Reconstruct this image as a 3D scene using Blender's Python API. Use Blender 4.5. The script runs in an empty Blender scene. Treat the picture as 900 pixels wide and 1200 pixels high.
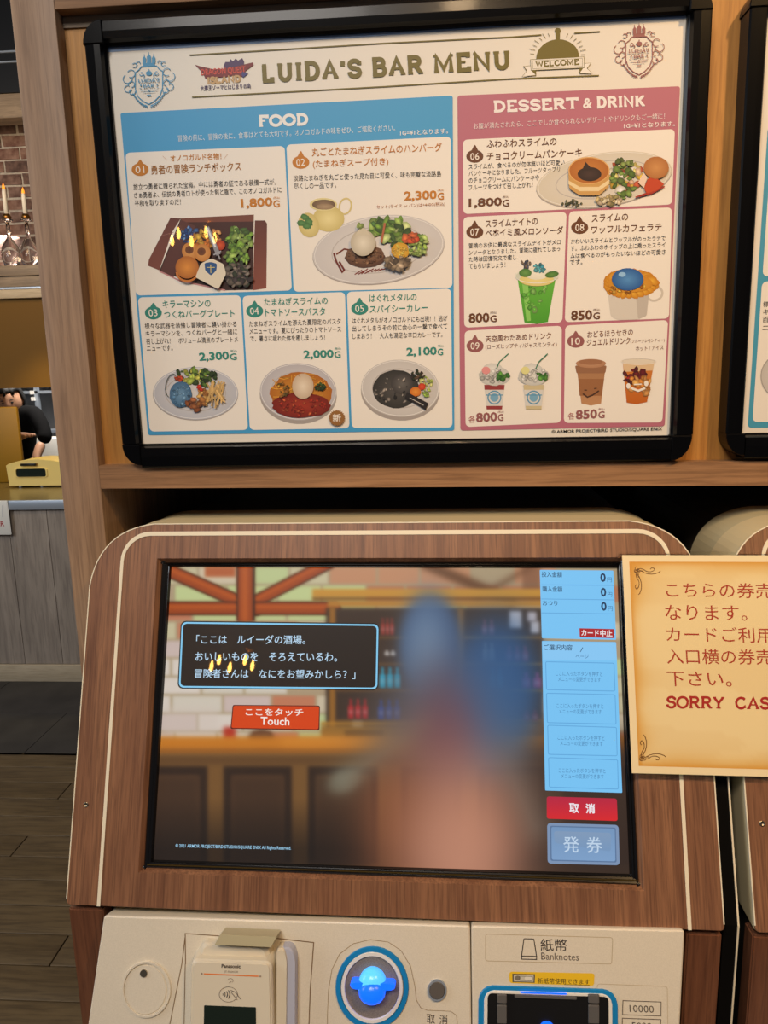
import bpy, bmesh, math, random
import numpy as np
from mathutils import Vector, Matrix
random.seed(5); RN=np.random.RandomState(7)
sc=bpy.context.scene
COL=sc.collection
CAM=np.array([0.,0.,1.6])
# ---------------------------------------------------------------- camera
F=867.0; TILT=0.3618
PITCH,YAW,ROLL=0.187197,-0.068505,0.02427
def axes(p,y,r):
    cy,sy,cp,sp=math.cos(y),math.sin(y),math.cos(p),math.sin(p)
    f=np.array([sy*cp,cy*cp,-sp]); ri=np.array([cy,-sy,0.]); d=np.cross(f,ri)
    cr,sr=math.cos(r),math.sin(r)
    return np.array([ri*cr+d*sr,-ri*sr+d*cr,f])
M=axes(PITCH,YAW,ROLL)
cd=bpy.data.cameras.new('camera'); cam=bpy.data.objects.new('camera',cd); COL.objects.link(cam)
cd.sensor_fit='HORIZONTAL'; cd.sensor_width=36; cd.lens=F/900*36; cd.clip_start=.02
mw=Matrix.Identity(4)
for i in range(3):
    mw[i][0]=M[0][i]; mw[i][1]=-M[1][i]; mw[i][2]=-M[2][i]; mw[i][3]=CAM[i]
cam.matrix_world=mw; sc.camera=cam
# ---------------------------------------------------------------- world, lights, exposure
sc.view_settings.view_transform='Standard'; sc.view_settings.look='None'
sc.view_settings.exposure=0.0; sc.view_settings.gamma=1
w=bpy.data.worlds.new('world'); sc.world=w; w.use_nodes=True
w.node_tree.nodes['Background'].inputs[0].default_value=(.62,.66,.8,1)
w.node_tree.nodes['Background'].inputs[1].default_value=.10
def area(name,loc,target,size,power,color,sy=None):
    l=bpy.data.lights.new(name,'AREA'); l.size=size; l.energy=power; l.color=color
    if sy: l.shape='RECTANGLE'; l.size_y=sy
    o=bpy.data.objects.new(name,l); COL.objects.link(o); o.location=loc
    o.rotation_euler=(Vector(target)-Vector(loc)).to_track_quat('-Z','Y').to_euler(); return o
def spot(name,loc,target,power,color,ang=60,blend=.6,r=.04):
    l=bpy.data.lights.new(name,'SPOT'); l.energy=power; l.color=color; l.spot_size=math.radians(ang); l.spot_blend=blend; l.shadow_soft_size=r
    o=bpy.data.objects.new(name,l); COL.objects.link(o); o.location=loc
    o.rotation_euler=(Vector(target)-Vector(loc)).to_track_quat('-Z','Y').to_euler(); return o
area('ceiling_light',(-.55,-.95,3.15),(-.1,.75,1.4),.7,32,(1,.93,.86))
spot('warm_downlight',(.85,-.30,2.75),(.50,.8,1.55),66,(1,.60,.24),64,.9,.05)
spot('warm_downlight',(.10,-.85,3.0),(.12,.70,1.2),36,(1,.68,.38),46,.9,.05)
area('cool_fill_light',(-3.4,.2,2.7),(-2.0,3.4,.4),1.4,52,(.88,.93,1))  # unseen cool fill added from the left to brighten the counter front
area('floor_fill_light',(-1.9,1.9,2.9),(-1.9,2.2,0),.5,13,(1,.84,.58))  # unseen light added to lift the floor planks
spot('kitchen_light',(-2.25,4.06,2.05),(-2.28,4.12,1.0),24,(1,.74,.26),80,.8,.05)
area('kitchen_fill_light',(-2.5,4.95,2.6),(-2.7,5.6,1.2),.6,60,(1,.93,.85))  # unseen fill added so the kitchen's back wall reads grey
area('brick_light',(-2.3,3.3,2.7),(-2.4,4.4,2.5),.5,9,(1,.72,.42))
# ---------------------------------------------------------------- helpers
def lin(c): 
    c=np.asarray(c,float)/255.
    return np.where(c<=.04045,c/12.92,((c+.055)/1.055)**2.4)
def ray(x,y): return np.array([(x-450)/F,(y-600)/F,1.])@M
def onY(x,y,Y): d=ray(x,y); return CAM+d*Y/d[1]
def onZ(x,y,Z): d=ray(x,y); return CAM+d*(Z-CAM[2])/d[2]
class Plane:
    def __init__(s,C,X,U): s.C=np.array(C,float); s.X=np.array(X,float); s.U=np.array(U,float); s.N=np.cross(s.X,s.U)
    def uv(s,x,y,off=0.):
        d=ray(x,y); k=((s.C-CAM)@s.N+off)/(d@s.N); q=CAM+d*k-s.C
        return np.array([q@s.X,q@s.U])
    def w(s,u,v,off=0.): return s.C+s.X*u+s.U*v+s.N*off
    def px(s,x,y,off=0.): u,v=s.uv(x,y,off); return s.w(u,v,off)
PSI=-0.02027
MX=np.array([math.cos(PSI),math.sin(PSI),0]); MY=np.array([-math.sin(PSI),math.cos(PSI),0]); ZZ=np.array([0,0,1.])
SC0=np.array([-0.05057,0.70788,-0.34403+1.6])
S=Plane(SC0,MX,MY*math.sin(TILT)+ZZ*math.cos(TILT))           # the touch screen's glass
PO=Plane([-.037,.815,1.73],[1,0,0],[0,0,1])                    # the menu poster

MATS={}
def mat(name,base=None,rough=.5,metal=0,coat=0,spec=.5,emis=None,es=0,attr=False,trans=0,ior=1.45,coatr=.03,bump=None):
    m=bpy.data.materials.new(name); m.use_nodes=True; b=m.node_tree.nodes['Principled BSDF']; I=b.inputs
    if base is not None: I['Base Color'].default_value=(*lin(base),1)
    I['Roughness'].default_value=rough; I['Metallic'].default_value=metal; I['Coat Weight'].default_value=coat; I['Coat Roughness'].default_value=coatr
    I['Specular IOR Level'].default_value=spec; I['Transmission Weight'].default_value=trans; I['IOR'].default_value=ior
    nt=m.node_tree
    if attr:
        a=nt.nodes.new('ShaderNodeAttribute'); a.attribute_name='Col'
        if attr=='emit':
            I['Base Color'].default_value=(.01,.01,.01,1)
            nt.links.new(a.outputs['Color'],I['Emission Color']); I['Emission Strength'].default_value=es
        else: nt.links.new(a.outputs['Color'],I['Base Color'])
    elif emis is not None:
        I['Emission Color'].default_value=(*lin(emis),1); I['Emission Strength'].default_value=es
    if bump:
        tc=nt.nodes.new('ShaderNodeTexCoord'); n=nt.nodes.new('ShaderNodeTexNoise'); n.inputs['Scale'].default_value=bump[0]; n.inputs['Detail'].default_value=3
        bp=nt.nodes.new('ShaderNodeBump'); bp.inputs['Strength'].default_value=bump[1]; bp.inputs['Distance'].default_value=.002
        nt.links.new(tc.outputs['Object'],n.inputs['Vector']); nt.links.new(n.outputs['Fac'],bp.inputs['Height'])
        nt.links.new(bp.outputs['Normal'],I['Coat Normal' if coat else 'Normal'])
    MATS[name]=m; return m
def wood(name,c1,c2,c3,grain='Z',fine=260,long_=6,rough=.5,streak=.5,bump=.15,coat=0,knots=False,tilt=0.):
    """procedural wood: noise stretched along the grain axis"""
    m=bpy.data.materials.new(name); m.use_nodes=True; nt=m.node_tree; b=nt.nodes['Principled BSDF']; N=nt.nodes.new; L=nt.links.new
    tc=N('ShaderNodeTexCoord'); vr=N('ShaderNodeVectorRotate'); vr.rotation_type='X_AXIS'; vr.inputs['Angle'].default_value=tilt; L(tc.outputs['Object'],vr.inputs['Vector'])
    def noise(s_across,s_along,det,off=0):
        mp=N('ShaderNodeMapping'); sv=[s_across]*3; sv['XYZ'.index(grain)]=s_along; mp.inputs['Scale'].default_value=sv; mp.inputs['Location'].default_value=(off,off,off)
        L(vr.outputs['Vector'],mp.inputs['Vector']); n=N('ShaderNodeTexNoise'); n.inputs['Scale'].default_value=1; n.inputs['Detail'].default_value=det; n.inputs['Roughness'].default_value=.62
        n.inputs['Distortion'].default_value=.35
        L(mp.outputs['Vector'],n.inputs['Vector']); return n.outputs['Fac']
    n1=noise(fine*.16,long_*.5,5,3); n2=noise(fine,long_*2.2,4,11)
    r1=N('ShaderNodeValToRGB'); e=r1.color_ramp.elements; e[0].position=.34; e[0].color=(*lin(c1),1); e[1].position=.68; e[1].color=(*lin(c2),1)
    L(n1,r1.inputs['Fac'])
    r2=N('ShaderNodeValToRGB'); e=r2.color_ramp.elements; e[0].position=.36; e[0].color=(1,1,1,1); e[1].position=.56; e[1].color=(0,0,0,1); L(n2,r2.inputs['Fac'])
    mu=N('ShaderNodeMath'); mu.operation='MULTIPLY'; mu.inputs[1].default_value=streak; L(r2.outputs['Color'],mu.inputs[0])
    mx=N('ShaderNodeMix'); mx.data_type='RGBA'; L(mu.outputs[0],mx.inputs['Factor']); L(r1.outputs['Color'],mx.inputs['A']); mx.inputs['B'].default_value=(*lin(c3),1)
    out=mx.outputs['Result']
    if knots:
        n3=noise(9,3.2,2,7); r3=N('ShaderNodeValToRGB'); e=r3.color_ramp.elements; e[0].position=.70; e[0].color=(0,0,0,1); e[1].position=.78; e[1].color=(.7,.7,.7,1); L(n3,r3.inputs['Fac'])
        m2=N('ShaderNodeMix'); m2.data_type='RGBA'; L(r3.outputs['Color'],m2.inputs['Factor']); L(out,m2.inputs['A']); m2.inputs['B'].default_value=(*lin(c3),1); out=m2.outputs['Result']
    L(out,b.inputs['Base Color']); b.inputs['Roughness'].default_value=rough; b.inputs['Coat Weight'].default_value=coat; b.inputs['Coat Roughness'].default_value=.25
    bp=N('ShaderNodeBump'); bp.inputs['Strength'].default_value=bump; bp.inputs['Distance'].default_value=.0015; L(n2,bp.inputs['Height']); L(bp.outputs['Normal'],b.inputs['Normal'])
    MATS[name]=m; return m
def noisy(name,c1,c2,scale,rough=.6,bump=.2,metal=0,det=5,dist=.003):
    m=bpy.data.materials.new(name); m.use_nodes=True; nt=m.node_tree; b=nt.nodes['Principled BSDF']; N=nt.nodes.new; L=nt.links.new
    tc=N('ShaderNodeTexCoord'); n=N('ShaderNodeTexNoise'); n.inputs['Scale'].default_value=scale; n.inputs['Detail'].default_value=det; L(tc.outputs['Object'],n.inputs['Vector'])
    r=N('ShaderNodeValToRGB'); e=r.color_ramp.elements; e[0].position=.35; e[0].color=(*lin(c1),1); e[1].position=.65; e[1].color=(*lin(c2),1)
    L(n.outputs['Fac'],r.inputs['Fac']); L(r.outputs['Color'],b.inputs['Base Color'])
    bp=N('ShaderNodeBump'); bp.inputs['Strength'].default_value=bump; bp.inputs['Distance'].default_value=dist; L(n.outputs['Fac'],bp.inputs['Height']); L(bp.outputs['Normal'],b.inputs['Normal'])
    b.inputs['Roughness'].default_value=rough; b.inputs['Metallic'].default_value=metal; MATS[name]=m; return m
wood('oak_post',(142,112,86),(170,137,107),(106,80,60),'Z',240,5,.55,.45,knots=True)
wood('oak_beam',(140,104,72),(172,130,92),(100,70,46),'X',240,5,.5,.5)
wood('oak_panel',(176,122,56),(196,142,72),(136,88,36),'Z',230,5,.5,.5)
wood('grey_oak',(120,104,86),(150,132,110),(92,78,62),'X',160,5,.55,.4)
wood('walnut',(116,77,54),(150,106,75),(80,51,35),'Z',520,7,.42,.6,bump=.08,tilt=TILT)
wood('walnut_cheek',(108,68,48),(134,88,62),(78,48,34),'Z',420,7,.42,.55,bump=.08)
wood('counter_wood',(140,128,116),(168,154,140),(106,94,86),'Z',60,2.2,.6,.5)
wood('plank_wood',(92,74,48),(114,93,62),(64,49,30),'X',70,3,.5,.6)
wood('pale_wood',(176,160,134),(192,176,150),(150,132,106),'X',90,4,.6,.4)
wood('dark_interior',(52,36,26),(60,42,30),(40,28,20),'Z',100,4,.8,.4)
mat('black_frame',(6,6,7),.26,coat=.06,coatr=.08,spec=.18)
mat('black_void',(9,8,7),.9,spec=.1)
mat('print',None,.45,coat=.85,attr=True,coatr=.012,bump=(7,.05))
mat('print_matt',None,.5,coat=.25,attr=True,coatr=.2)
mat('plain',None,.55,attr=True)
mat('screen_print',None,.3,coat=1,attr='emit',es=.95,coatr=.015)
mat('cream_metal',(204,188,148),.38)
mat('cream_shell',(184,174,140),.42)
mat('dark_metal',(58,52,46),.55)
mat('cream_strip',(232,222,196),.35)
noisy('panel_beige',(212,203,184),(220,211,192),900,.42,.03)
mat('line_brown',(120,98,66),.6)
mat('bezel',(14,13,13),.22,coat=.4)
mat('bezel_gold',(120,96,48),.25,metal=.8)
mat('walnut_edge',(92,62,44),.5)
mat('reader_plastic',(214,204,182),.35)
mat('reader_side',(190,176,150),.4)
mat('fin_plastic',(178,182,200),.35)
mat('lcd',(24,34,24),.15,coat=.5)
mat('steel',(176,186,198),.35,metal=.55)
mat('screw_steel',(150,140,120),.3,metal=.9)
mat('button_metal',(104,98,92),.3,metal=.2)
mat('sky_blue',(22,128,190),.35)
noisy('speckled_grey',(105,98,90),(135,127,118),1400,.45,.1)
mat('blue_glow',(20,90,230),.25,emis=(10,90,255),es=1.3)
mat('blue_glow_pale',(90,180,250),.25,emis=(60,160,255),es=1.1)
mat('white_plastic',(225,222,214),.35)
mat('black_plastic',(20,19,18),.35)
mat('rail_grey',(90,88,86),.4)
mat('yellow_card',(140,104,10),.5)
mat('worktop_steel',(122,106,66),.25,metal=.3)
mat('enamel',(238,214,134),.3)
mat('glass',(255,255,255),.02,trans=1,ior=1.45)
mat('wax',(240,234,220),.5)
mat('flame',(255,150,40),.5,emis=(255,150,50),es=1.2)
mat('bulb_glow',(255,200,110),.5,emis=(255,184,84),es=60)
mat('brass',(140,100,50),.35,metal=.9)
noisy('brick_a',(92,66,58),(140,112,100),26,.85,.6)
noisy('brick_b',(78,58,52),(118,92,82),30,.85,.6)
noisy('brick_c',(108,72,60),(156,124,108),22,.85,.6)
noisy('mortar',(176,166,154),(198,188,174),60,.9,.4)
noisy('dark_floor',(44,42,42),(60,57,55),6,.5,.15)
noisy('kitchen_wall',(104,104,104),(132,130,128),5,.5,.05)
mat('skin',(196,148,118),.55); mat('hair',(14,12,12),.6); mat('black_cloth',(7,7,8),.9,spec=.2); mat('lip',(150,84,72),.5)
mat('soffit_dark',(22,18,15),.7); mat('duct_black',(12,12,13),.45); mat('wall_brown',(106,74,10),.7)
mat('laminate_film',(250,250,245),.12,trans=1,ior=1.12)

def wpos(o):
    p=np.zeros(3)
    while o is not None: p+=np.array(o.location[:]); o=o.parent
    return p
def link(me,name,m,parent,smooth=False):
    o=bpy.data.objects.new(name,me); COL.objects.link(o)
    if parent is not None: o.parent=parent
    if m: me.materials.append(MATS[m])
    if smooth: me.shade_smooth()
    return o
def mesh(name,vs,fs,m,parent=None,smooth=False,origin=None):
    vs=np.asarray(vs,float)
    base=wpos(parent) if parent is not None else (np.array(origin,float) if origin is not None else np.zeros(3))
    me=bpy.data.meshes.new(name); me.from_pydata((vs-base).tolist(),[],[list(map(int,f)) for f in fs]); me.update()
    o=link(me,name,m,parent,smooth)
    if parent is None and origin is not None: o.location=origin
    return o
def tag(o,label=None,cat=None,group=None,kind=None):
    if label: o['label']=label
    if cat: o['category']=cat
    if group: o['group']=group
    if kind: o['kind']=kind
    return o
def empty(name,loc,label=None,cat=None,group=None):
    o=bpy.data.objects.new(name,None); COL.objects.link(o); o.location=tuple(loc); o.empty_display_size=.05
    return tag(o,label,cat,group)
def boxv(x0,x1,y0,y1,z0,z1):
    v=[(x,y,z) for x in (x0,x1) for y in (y0,y1) for z in (z0,z1)]
    f=[(0,1,3,2),(4,6,7,5),(0,4,5,1),(2,3,7,6),(0,2,6,4),(1,5,7,3)]
    return v,f
def box(name,x0,x1,y0,y1,z0,z1,m,parent=None,bev=0,origin=None):
    v,f=boxv(x0,x1,y0,y1,z0,z1)
    if parent is None and origin is None: origin=((x0+x1)/2,(y0+y1)/2,z0)
    o=mesh(name,v,f,m,parent,origin=origin)
    if bev:
        b=bmesh.new(); b.from_mesh(o.data); bmesh.ops.bevel(b,geom=b.edges[:],offset=bev,segments=2,affect='EDGES',profile=.5); b.to_mesh(o.data); b.free(); o.data.shade_smooth()
        o.data.shade_auto_smooth if False else None
    return o
def struct(o): o['kind']='structure'; return o
def rpoly(pts,r,k=5):
    """round the corners of a uv polygon; r scalar or list"""
    pts=[np.array(p,float) for p in pts]; n=len(pts); out=[]
    for i in range(n):
        p=pts[i]; a=pts[i-1]-p; b=pts[(i+1)%n]-p; ri=r[i] if hasattr(r,'__len__') else r
        la,lb=np.linalg.norm(a),np.linalg.norm(b); a/=la; b/=lb; ri=min(ri,la*.49,lb*.49)
        if ri<=1e-6: ri=1e-6
        for t in np.linspace(0,1,k):
            out.append((1-t)**2*(p+a*ri)+2*t*(1-t)*(p*.8+(p+a*ri+p+b*ri)/2*.2)+t*t*(p+b*ri))
    return out
def loops(name,L,m,parent,cap_first=False,cap_last=True,smooth=False,closed=True):
    """skin a list of equal-length world-space loops"""
    n=len(L[0]); vs=[p for l in L for p in l]; fs=[]
    for i in range(len(L)-1):
        for j in range(n if closed else n-1):
            a=i*n+j; b=i*n+(j+1)%n; fs.append((a,b,b+n,a+n))
    if cap_first: fs.append(tuple(range(n))[::-1])
    if cap_last: fs.append(tuple((len(L)-1)*n+j for j in range(n)))
    return mesh(name,vs,fs,m,parent,smooth)
def slab(name,pl,pts,off0,off1,r,m,parent,grow=.0,chamfer=.0012,uv=False,k=5):
    """raised plate on plane pl; pts are pixel corners (taken on the top face) or uv"""
    P=pts if uv else [pl.uv(x,y,off1) for x,y in pts]
    R=rpoly(P,r,k); c=np.mean(R,axis=0)
    def sh(d):
        out=[]
        for p in R:
            q=p-c; l=np.linalg.norm(q); out.append(c+q*(1+d/max(l,1e-6)))
        return out
    L=[[pl.w(p[0],p[1],off0) for p in sh(grow)],[pl.w(p[0],p[1],off1-math.copysign(chamfer,off1-off0)) for p in sh(0)],[pl.w(p[0],p[1],off1) for p in sh(-chamfer)]]
    return loops(name,L,m,parent)
def lathe(name,prof,m,parent,center,n=24,ax=None,smooth=True):
    """prof: (r,h) list turned about axis (default z)"""
    if ax is None: ax=(np.array([1,0,0.]),np.array([0,1.,0]),np.array([0,0,1.]))
    c=np.array(center,float); L=[]
    for r,h in prof:
        L.append([c+ax[0]*r*math.cos(a)+ax[1]*r*math.sin(a)+ax[2]*h for a in np.linspace(0,2*math.pi,n,endpoint=False)])
    return loops(name,L,m,parent,True,True,smooth)
# ---- lettering --------------------------------------------------------------
_cu=bpy.data.curves.new('lettering','FONT'); _cu.resolution_u=2; _to=bpy.data.objects.new('lettering',_cu); COL.objects.link(_to)
_tc={}
def glyphs(s,bold):
    k=(s,bold)
    if k not in _tc:
        _cu.body=s; _cu.offset=bold; bpy.context.view_layer.update()
        me=bpy.data.meshes.new_from_object(_to); n=len(me.vertices); a=np.zeros(n*3); me.vertices.foreach_get('co',a); a=a.reshape(-1,3)[:,:2]
        f=[tuple(p.vertices) for p in me.polygons]; bpy.data.meshes.remove(me)
        mn=a.min(0); mx=a.max(0); _tc[k]=((a-mn)/np.maximum(mx-mn,1e-6),f)
    return _tc[k]
# serif capitals drawn as strokes (x,y in a 1x1 cell, width factor)
def _arc(cx,cy,rx,ry,a0,a1,n=10): return [(cx+rx*math.cos(math.radians(a)),cy+ry*math.sin(math.radians(a))) for a in np.linspace(a0,a1,n)]
SERIF={
'L':(.78,[[(.16,0),(.16,1)],[(.0,0),(.78,0),(.78,.22)],[(0,1),(.34,1)]]),
'U':(.95,[[(.18,1),(.18,.35)]+_arc(.5,.35,.32,.35,180,360)+[(.82,1)],[(0,1),(.36,1)],[(.66,1),(1,1)]]),
'I':(.42,[[(.5,0),(.5,1)],[(.05,0),(.95,0)],[(.05,1),(.95,1)]]),
'D':(.92,[[(.18,0),(.18,1)],[(0,1),(.4,1)]+_arc(.45,.5,.45,.5,90,-90)+[(0,0)]]),
'A':(1.0,[[(.12,0),(.5,1),(.88,0)],[(.26,.34),(.74,.34)],[(-.03,0),(.27,0)],[(.72,0),(1.03,0)]]),
'S':(.78,[[(.9,.72),(.9,.84)]+_arc(.5,.76,.4,.24,20,250,10)+_arc(.5,.26,.42,.26,80,-165,10)+[(.07,.3)]]),
'B':(.86,[[(.18,0),(.18,1)],[(0,1),(.5,1)]+_arc(.55,.77,.27,.23,90,-90)+[(.2,.54)],[(.5,.54)]+_arc(.58,.27,.32,.27,90,-90)+[(0,0)]]),
'R':(.94,[[(.16,0),(.16,1)],[(0,1),(.5,1)]+_arc(.52,.75,.28,.25,90,-90)+[(.18,.5)],[(.5,.5),(.86,0)],[(0,0),(.34,0)],[(.76,0),(1.02,0)]]),
'M':(1.15,[[(.12,0),(.14,1),(.5,.15),(.86,1),(.88,0)],[(0,0),(.26,0)],[(.74,0),(1,0)],[(0,1),(.14,1)],[(.86,1),(1,1)]]),
'E':(.8,[[(.18,0),(.18,1)],[(0,1),(.86,1),(.86,.8)],[(.2,.53),(.66,.53)],[(0,0),(.9,0),(.9,.22)]]),
'N':(1.0,[[(.14,0),(.14,1),(.84,0),(.84,1)],[(0,0),(.3,0)],[(0,1),(.14,1)],[(.7,1),(1,1)]]),
'F':(.76,[[(.18,0),(.18,1)],[(0,1),(.9,1),(.9,.78)],[(.2,.52),(.68,.52)],[(0,0),(.4,0)]]),
'O':(.98,[_arc(.5,.5,.46,.5,0,360,20)]),
'T':(.84,[[(.5,0),(.5,1)],[(.02,.8),(.02,1),(.98,1),(.98,.8)],[(.3,0),(.7,0)]]),
'K':(.95,[[(.18,0),(.18,1)],[(.86,1),(.22,.42)],[(.42,.58),(.86,0)],[(0,0),(.36,0)],[(0,1),(.36,1)],[(.7,1),(1,1)],[(.72,0),(1.03,0)]]),
'W':(1.3,[[(.08,1),(.28,0),(.5,.9),(.72,0),(.92,1)],[(-.02,1),(.2,1)],[(.8,1),(1.02,1)]]),
'C':(.88,[_arc(.52,.5,.46,.5,40,320,16)+[(.9,.02)]]),
'Y':(.95,[[(.08,1),(.5,.48),(.92,1)],[(.5,.48),(.5,0)],[(-.03,1),(.26,1)],[(.74,1),(1.03,1)],[(.3,0),(.7,0)]]),
"'":(.3,[[(.5,1),(.4,.68)]]),
'&':(.98,[[(1,0),(.3,.72)]+_arc(.42,.82,.17,.17,200,-20,8)+[(.2,.42)]+_arc(.4,.24,.32,.24,150,300,8)+[(.95,.48)]]),
' ':(.5,[])}
class Art:
    """flat printed matter on a plane: polygons and letters with a colour each, in layers"""
    def __init__(s,pl,off=0.,step=.00001): s.pl=pl; s.off=off; s.v=[]; s.f=[]; s.c=[]; s.step=step
    def _add(s,P,F_,c):
        b=len(s.v); s.v+=list(P); s.f+=[tuple(i+b for i in f) for f in F_]
        c=np.asarray(c,float); s.c+=[c]*len(P) if c.ndim==1 else list(c)
    def bump(s): s.off+=s.step
    def poly(s,pts,c,r=0,c2=None):
        """pixel polygon; r = corner radius in px; c2: colour at the polygon's bottom"""
        if r: pts=rpoly(pts,r,5)
        y=[p[1] for p in pts]; cc=c
        if c2 is not None: cc=[np.array(c)+(np.array(c2)-np.array(c))*(q-min(y))/(max(y)-min(y)+1e-9) for q in y]
        s._add([s.pl.px(p[0],p[1],s.off) for p in pts],[tuple(range(len(pts)))],cc); s.bump()
    def fan(s,pts,c,cin):
        m=np.mean(pts,axis=0); P=[s.pl.px(*m,s.off)]+[s.pl.px(p[0],p[1],s.off) for p in pts]; n=len(pts)
        s._add(P,[(0,1+i,1+(i+1)%n) for i in range(n)],[cin]+[c]*n); s.bump()
    def ell(s,cx,cy,rx,ry,c,cin=None,rot=0,n=22,jit=0,a0=0,a1=360):
        a=np.radians(np.linspace(a0,a1,n,endpoint=(a1-a0)<360)); k=1+jit*(RN.rand(len(a))-.5); R=math.radians(rot)
        x=rx*np.cos(a)*k; y=ry*np.sin(a)*k; pts=np.stack([cx+x*math.cos(R)-y*math.sin(R),cy+x*math.sin(R)+y*math.cos(R)],1)
        s.fan(pts,c,cin if cin is not None else c)
    def ring(s,cx,cy,rx,ry,wd,c,rot=0,n=28,a0=0,a1=360):
        a=np.radians(np.linspace(a0,a1,n)); R=math.radians(rot)
        def e(k,l): x=k*np.cos(a); y=l*np.sin(a); return [(cx+p*math.cos(R)-q*math.sin(R),cy+p*math.sin(R)+q*math.cos(R)) for p,q in zip(x,y)]
        A=e(rx,ry); B=e(rx-wd,ry-wd); P=[s.pl.px(*p,s.off) for p in A+B]
        s._add(P,[(i,i+1,n+i+1,n+i) for i in range(n-1)],c); s.bump()
    def line(s,pts,wd,c,closed=False,bump=True):
        pts=[np.array(p,float) for p in pts]; n=len(pts); P=[]
        for i,p in enumerate(pts):
            a=pts[(i-1)%n] if (closed or i>0) else p; b=pts[(i+1)%n] if (closed or i<n-1) else p
            d1=p-a; d2=b-p; d1=d1/(np.linalg.norm(d1)+1e-9); d2=d2/(np.linalg.norm(d2)+1e-9); d=d1+d2; d/=np.linalg.norm(d)+1e-9
            m=np.array([-d[1],d[0]]); k=min(1/max(abs(m@np.array([-d2[1],d2[0]])) if np.linalg.norm(d2)>.5 else 1,.5),1.6)*wd/2
            P+=[s.pl.px(*(p+m*k),s.off),s.pl.px(*(p-m*k),s.off)]
        s._add(P,[(2*i,2*i+1,2*((i+1)%n)+1,2*((i+1)%n)) for i in range(n if closed else n-1)],c)
        if bump: s.bump()
    def outline(s,pts,wd,c,r=0): s.line(rpoly(pts,r,5) if r else pts,wd,c,True)
    def text(s,t,x0,y0,x1,y1,h,c,bold=0.,shear=0):
        V,Fc=glyphs(t,bold); p0=s.pl.uv(x0,y0,s.off); p1=s.pl.uv(x1,y1,s.off); e=p1-p0
        hh=np.linalg.norm(s.pl.uv(x0,y0-h,s.off)-p0); n=np.array([-e[1],e[0]])/np.linalg.norm(e)*hh
        s._add([s.pl.w(*(p0+e*(a+shear*b)+n*b),s.off) for a,b in V],Fc,c); s.bump()
    def serif(s,t,x0,y0,x1,y1,h,c,wd=.16,gap=.16,arch=0):
        tot=sum(SERIF[k][0]+gap for k in t)-gap; L=math.hypot(x1-x0,y1-y0); ex=np.array([(x1-x0)/L,(y1-y0)/L]); up=np.array([ex[1],-ex[0]])
        if up[1]>0: up=-up
        sx=L/tot; cur=0; w_=wd*h
        for ch in t:
            W,st=SERIF[ch]
            for q in st:
                pts=[]
                for (a,b) in q:
                    X_=(cur+a*W)*sx; yy=w_*.3+b*(h-w_*.6) ; yy+=arch*math.sin(math.pi*X_/L)
                    pts.append(np.array([x0,y0])+ex*X_+up*yy)
                thin=all(abs(a[1]-b[1])<.02 for a,b in zip(q[:-1],q[1:])) or len(q)==2 and q[0][1]==q[1][1]
                s.line(pts,w_*(.5 if thin else 1),c,bump=False); s.off+=2.5e-6
            cur+=W+gap
        s.bump()
    def done(s,name,m,parent,label=None):
        me=bpy.data.meshes.new(name); base=wpos(parent)
        me.from_pydata((np.array(s.v)-base).tolist(),[],s.f); me.update()
        a=me.attributes.new('Col','FLOAT_COLOR','POINT'); c=np.ones((len(s.v),4)); c[:,:3]=lin(np.array(s.c)[:,:3]); a.data.foreach_set('color',c.ravel())
        o=link(me,name,m,parent)
        if label: o['label']=label
        return o

# ================================================================ the setting
FZ=0.
fl=struct(box('floor',-4.2,2.4,-3.2,6.2,-.06,-.012,'black_void'))
y=-1.05; k=0
pm=None
while y<2.84:
    off=(k*.37)%1.1; x=-3.2-off
    while x<1.4:
        if pm is None:
            pm=box('plank',0,1.096,0,.112,-.012,0,'plank_wood',fl,.0015,); pm.location=(0,0,0); me0=pm.data
            me0.transform(Matrix.Translation(Vector(wpos(fl)))); COL.objects.unlink(pm); bpy.data.objects.remove(pm); pm=me0
        o=bpy.data.objects.new('plank',pm); COL.objects.link(o); o.parent=fl; o.location=Vector((x,y,0))-fl.location
        x+=1.1
    y+=.1155; k+=1
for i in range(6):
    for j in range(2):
        box('dark_floor_tile',-4.2+i*1.2+.0015-.5*j,-4.2+(i+1)*1.2-.0015-.5*j,2.858+j*.4,2.858+j*.4+.398,-.012,.0,'dark_floor',fl)  # darker floor strip in front of the counter
# --- menu cabinet with the niche the machines stand in
YF=.811; YP=.828
cab=empty('menu_cabinet',(-.40,YF,0),'tall oak cabinet wall holding the black framed menu boards above the ticket machines','cabinet')
v=[onY(10,0,YF),onY(66,8,YF),onY(91,350,YF),onY(118,640,YF),onY(85,780,YF)]
box('side_post',-.4245,-.3785,YF,1.35,0,2.35,'oak_post',cab,.0008)
box('top_beam',-.3783,1.4,YF,1.35,1.9695,2.35,'oak_beam',cab,.0008)
box('back_panel',-.3783,1.4,YP,YP+.018,1.482,1.9690,'oak_panel',cab)
box('top_batten',-.3783,1.4,YP-.002,YP-.0002,1.9585,1.9690,'grey_oak',cab)
# shelf below the boards: slightly out of level, as in the photograph
zl,zr=-.0968+1.6,-.1035+1.6; xs0,xs1=-.3783,1.4; sl=(zr-zl)/.735
def zt(x): return zl+(x+.3783)*sl
v=[]; 
for x in (xs0,xs1):
    for yy in (YF,1.34):
        for d in (-.0262,0): v.append((x,yy,zt(x)+d))
mesh('shelf',v,boxv(0,1,0,1,0,1)[1],'oak_beam',cab)
box('niche_back',-.3783,1.4,1.34,1.352,0,1.46,'dark_interior',cab)
box('right_post',1.402,1.45,YF,1.35,0,2.35,'oak_post',cab)

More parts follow.
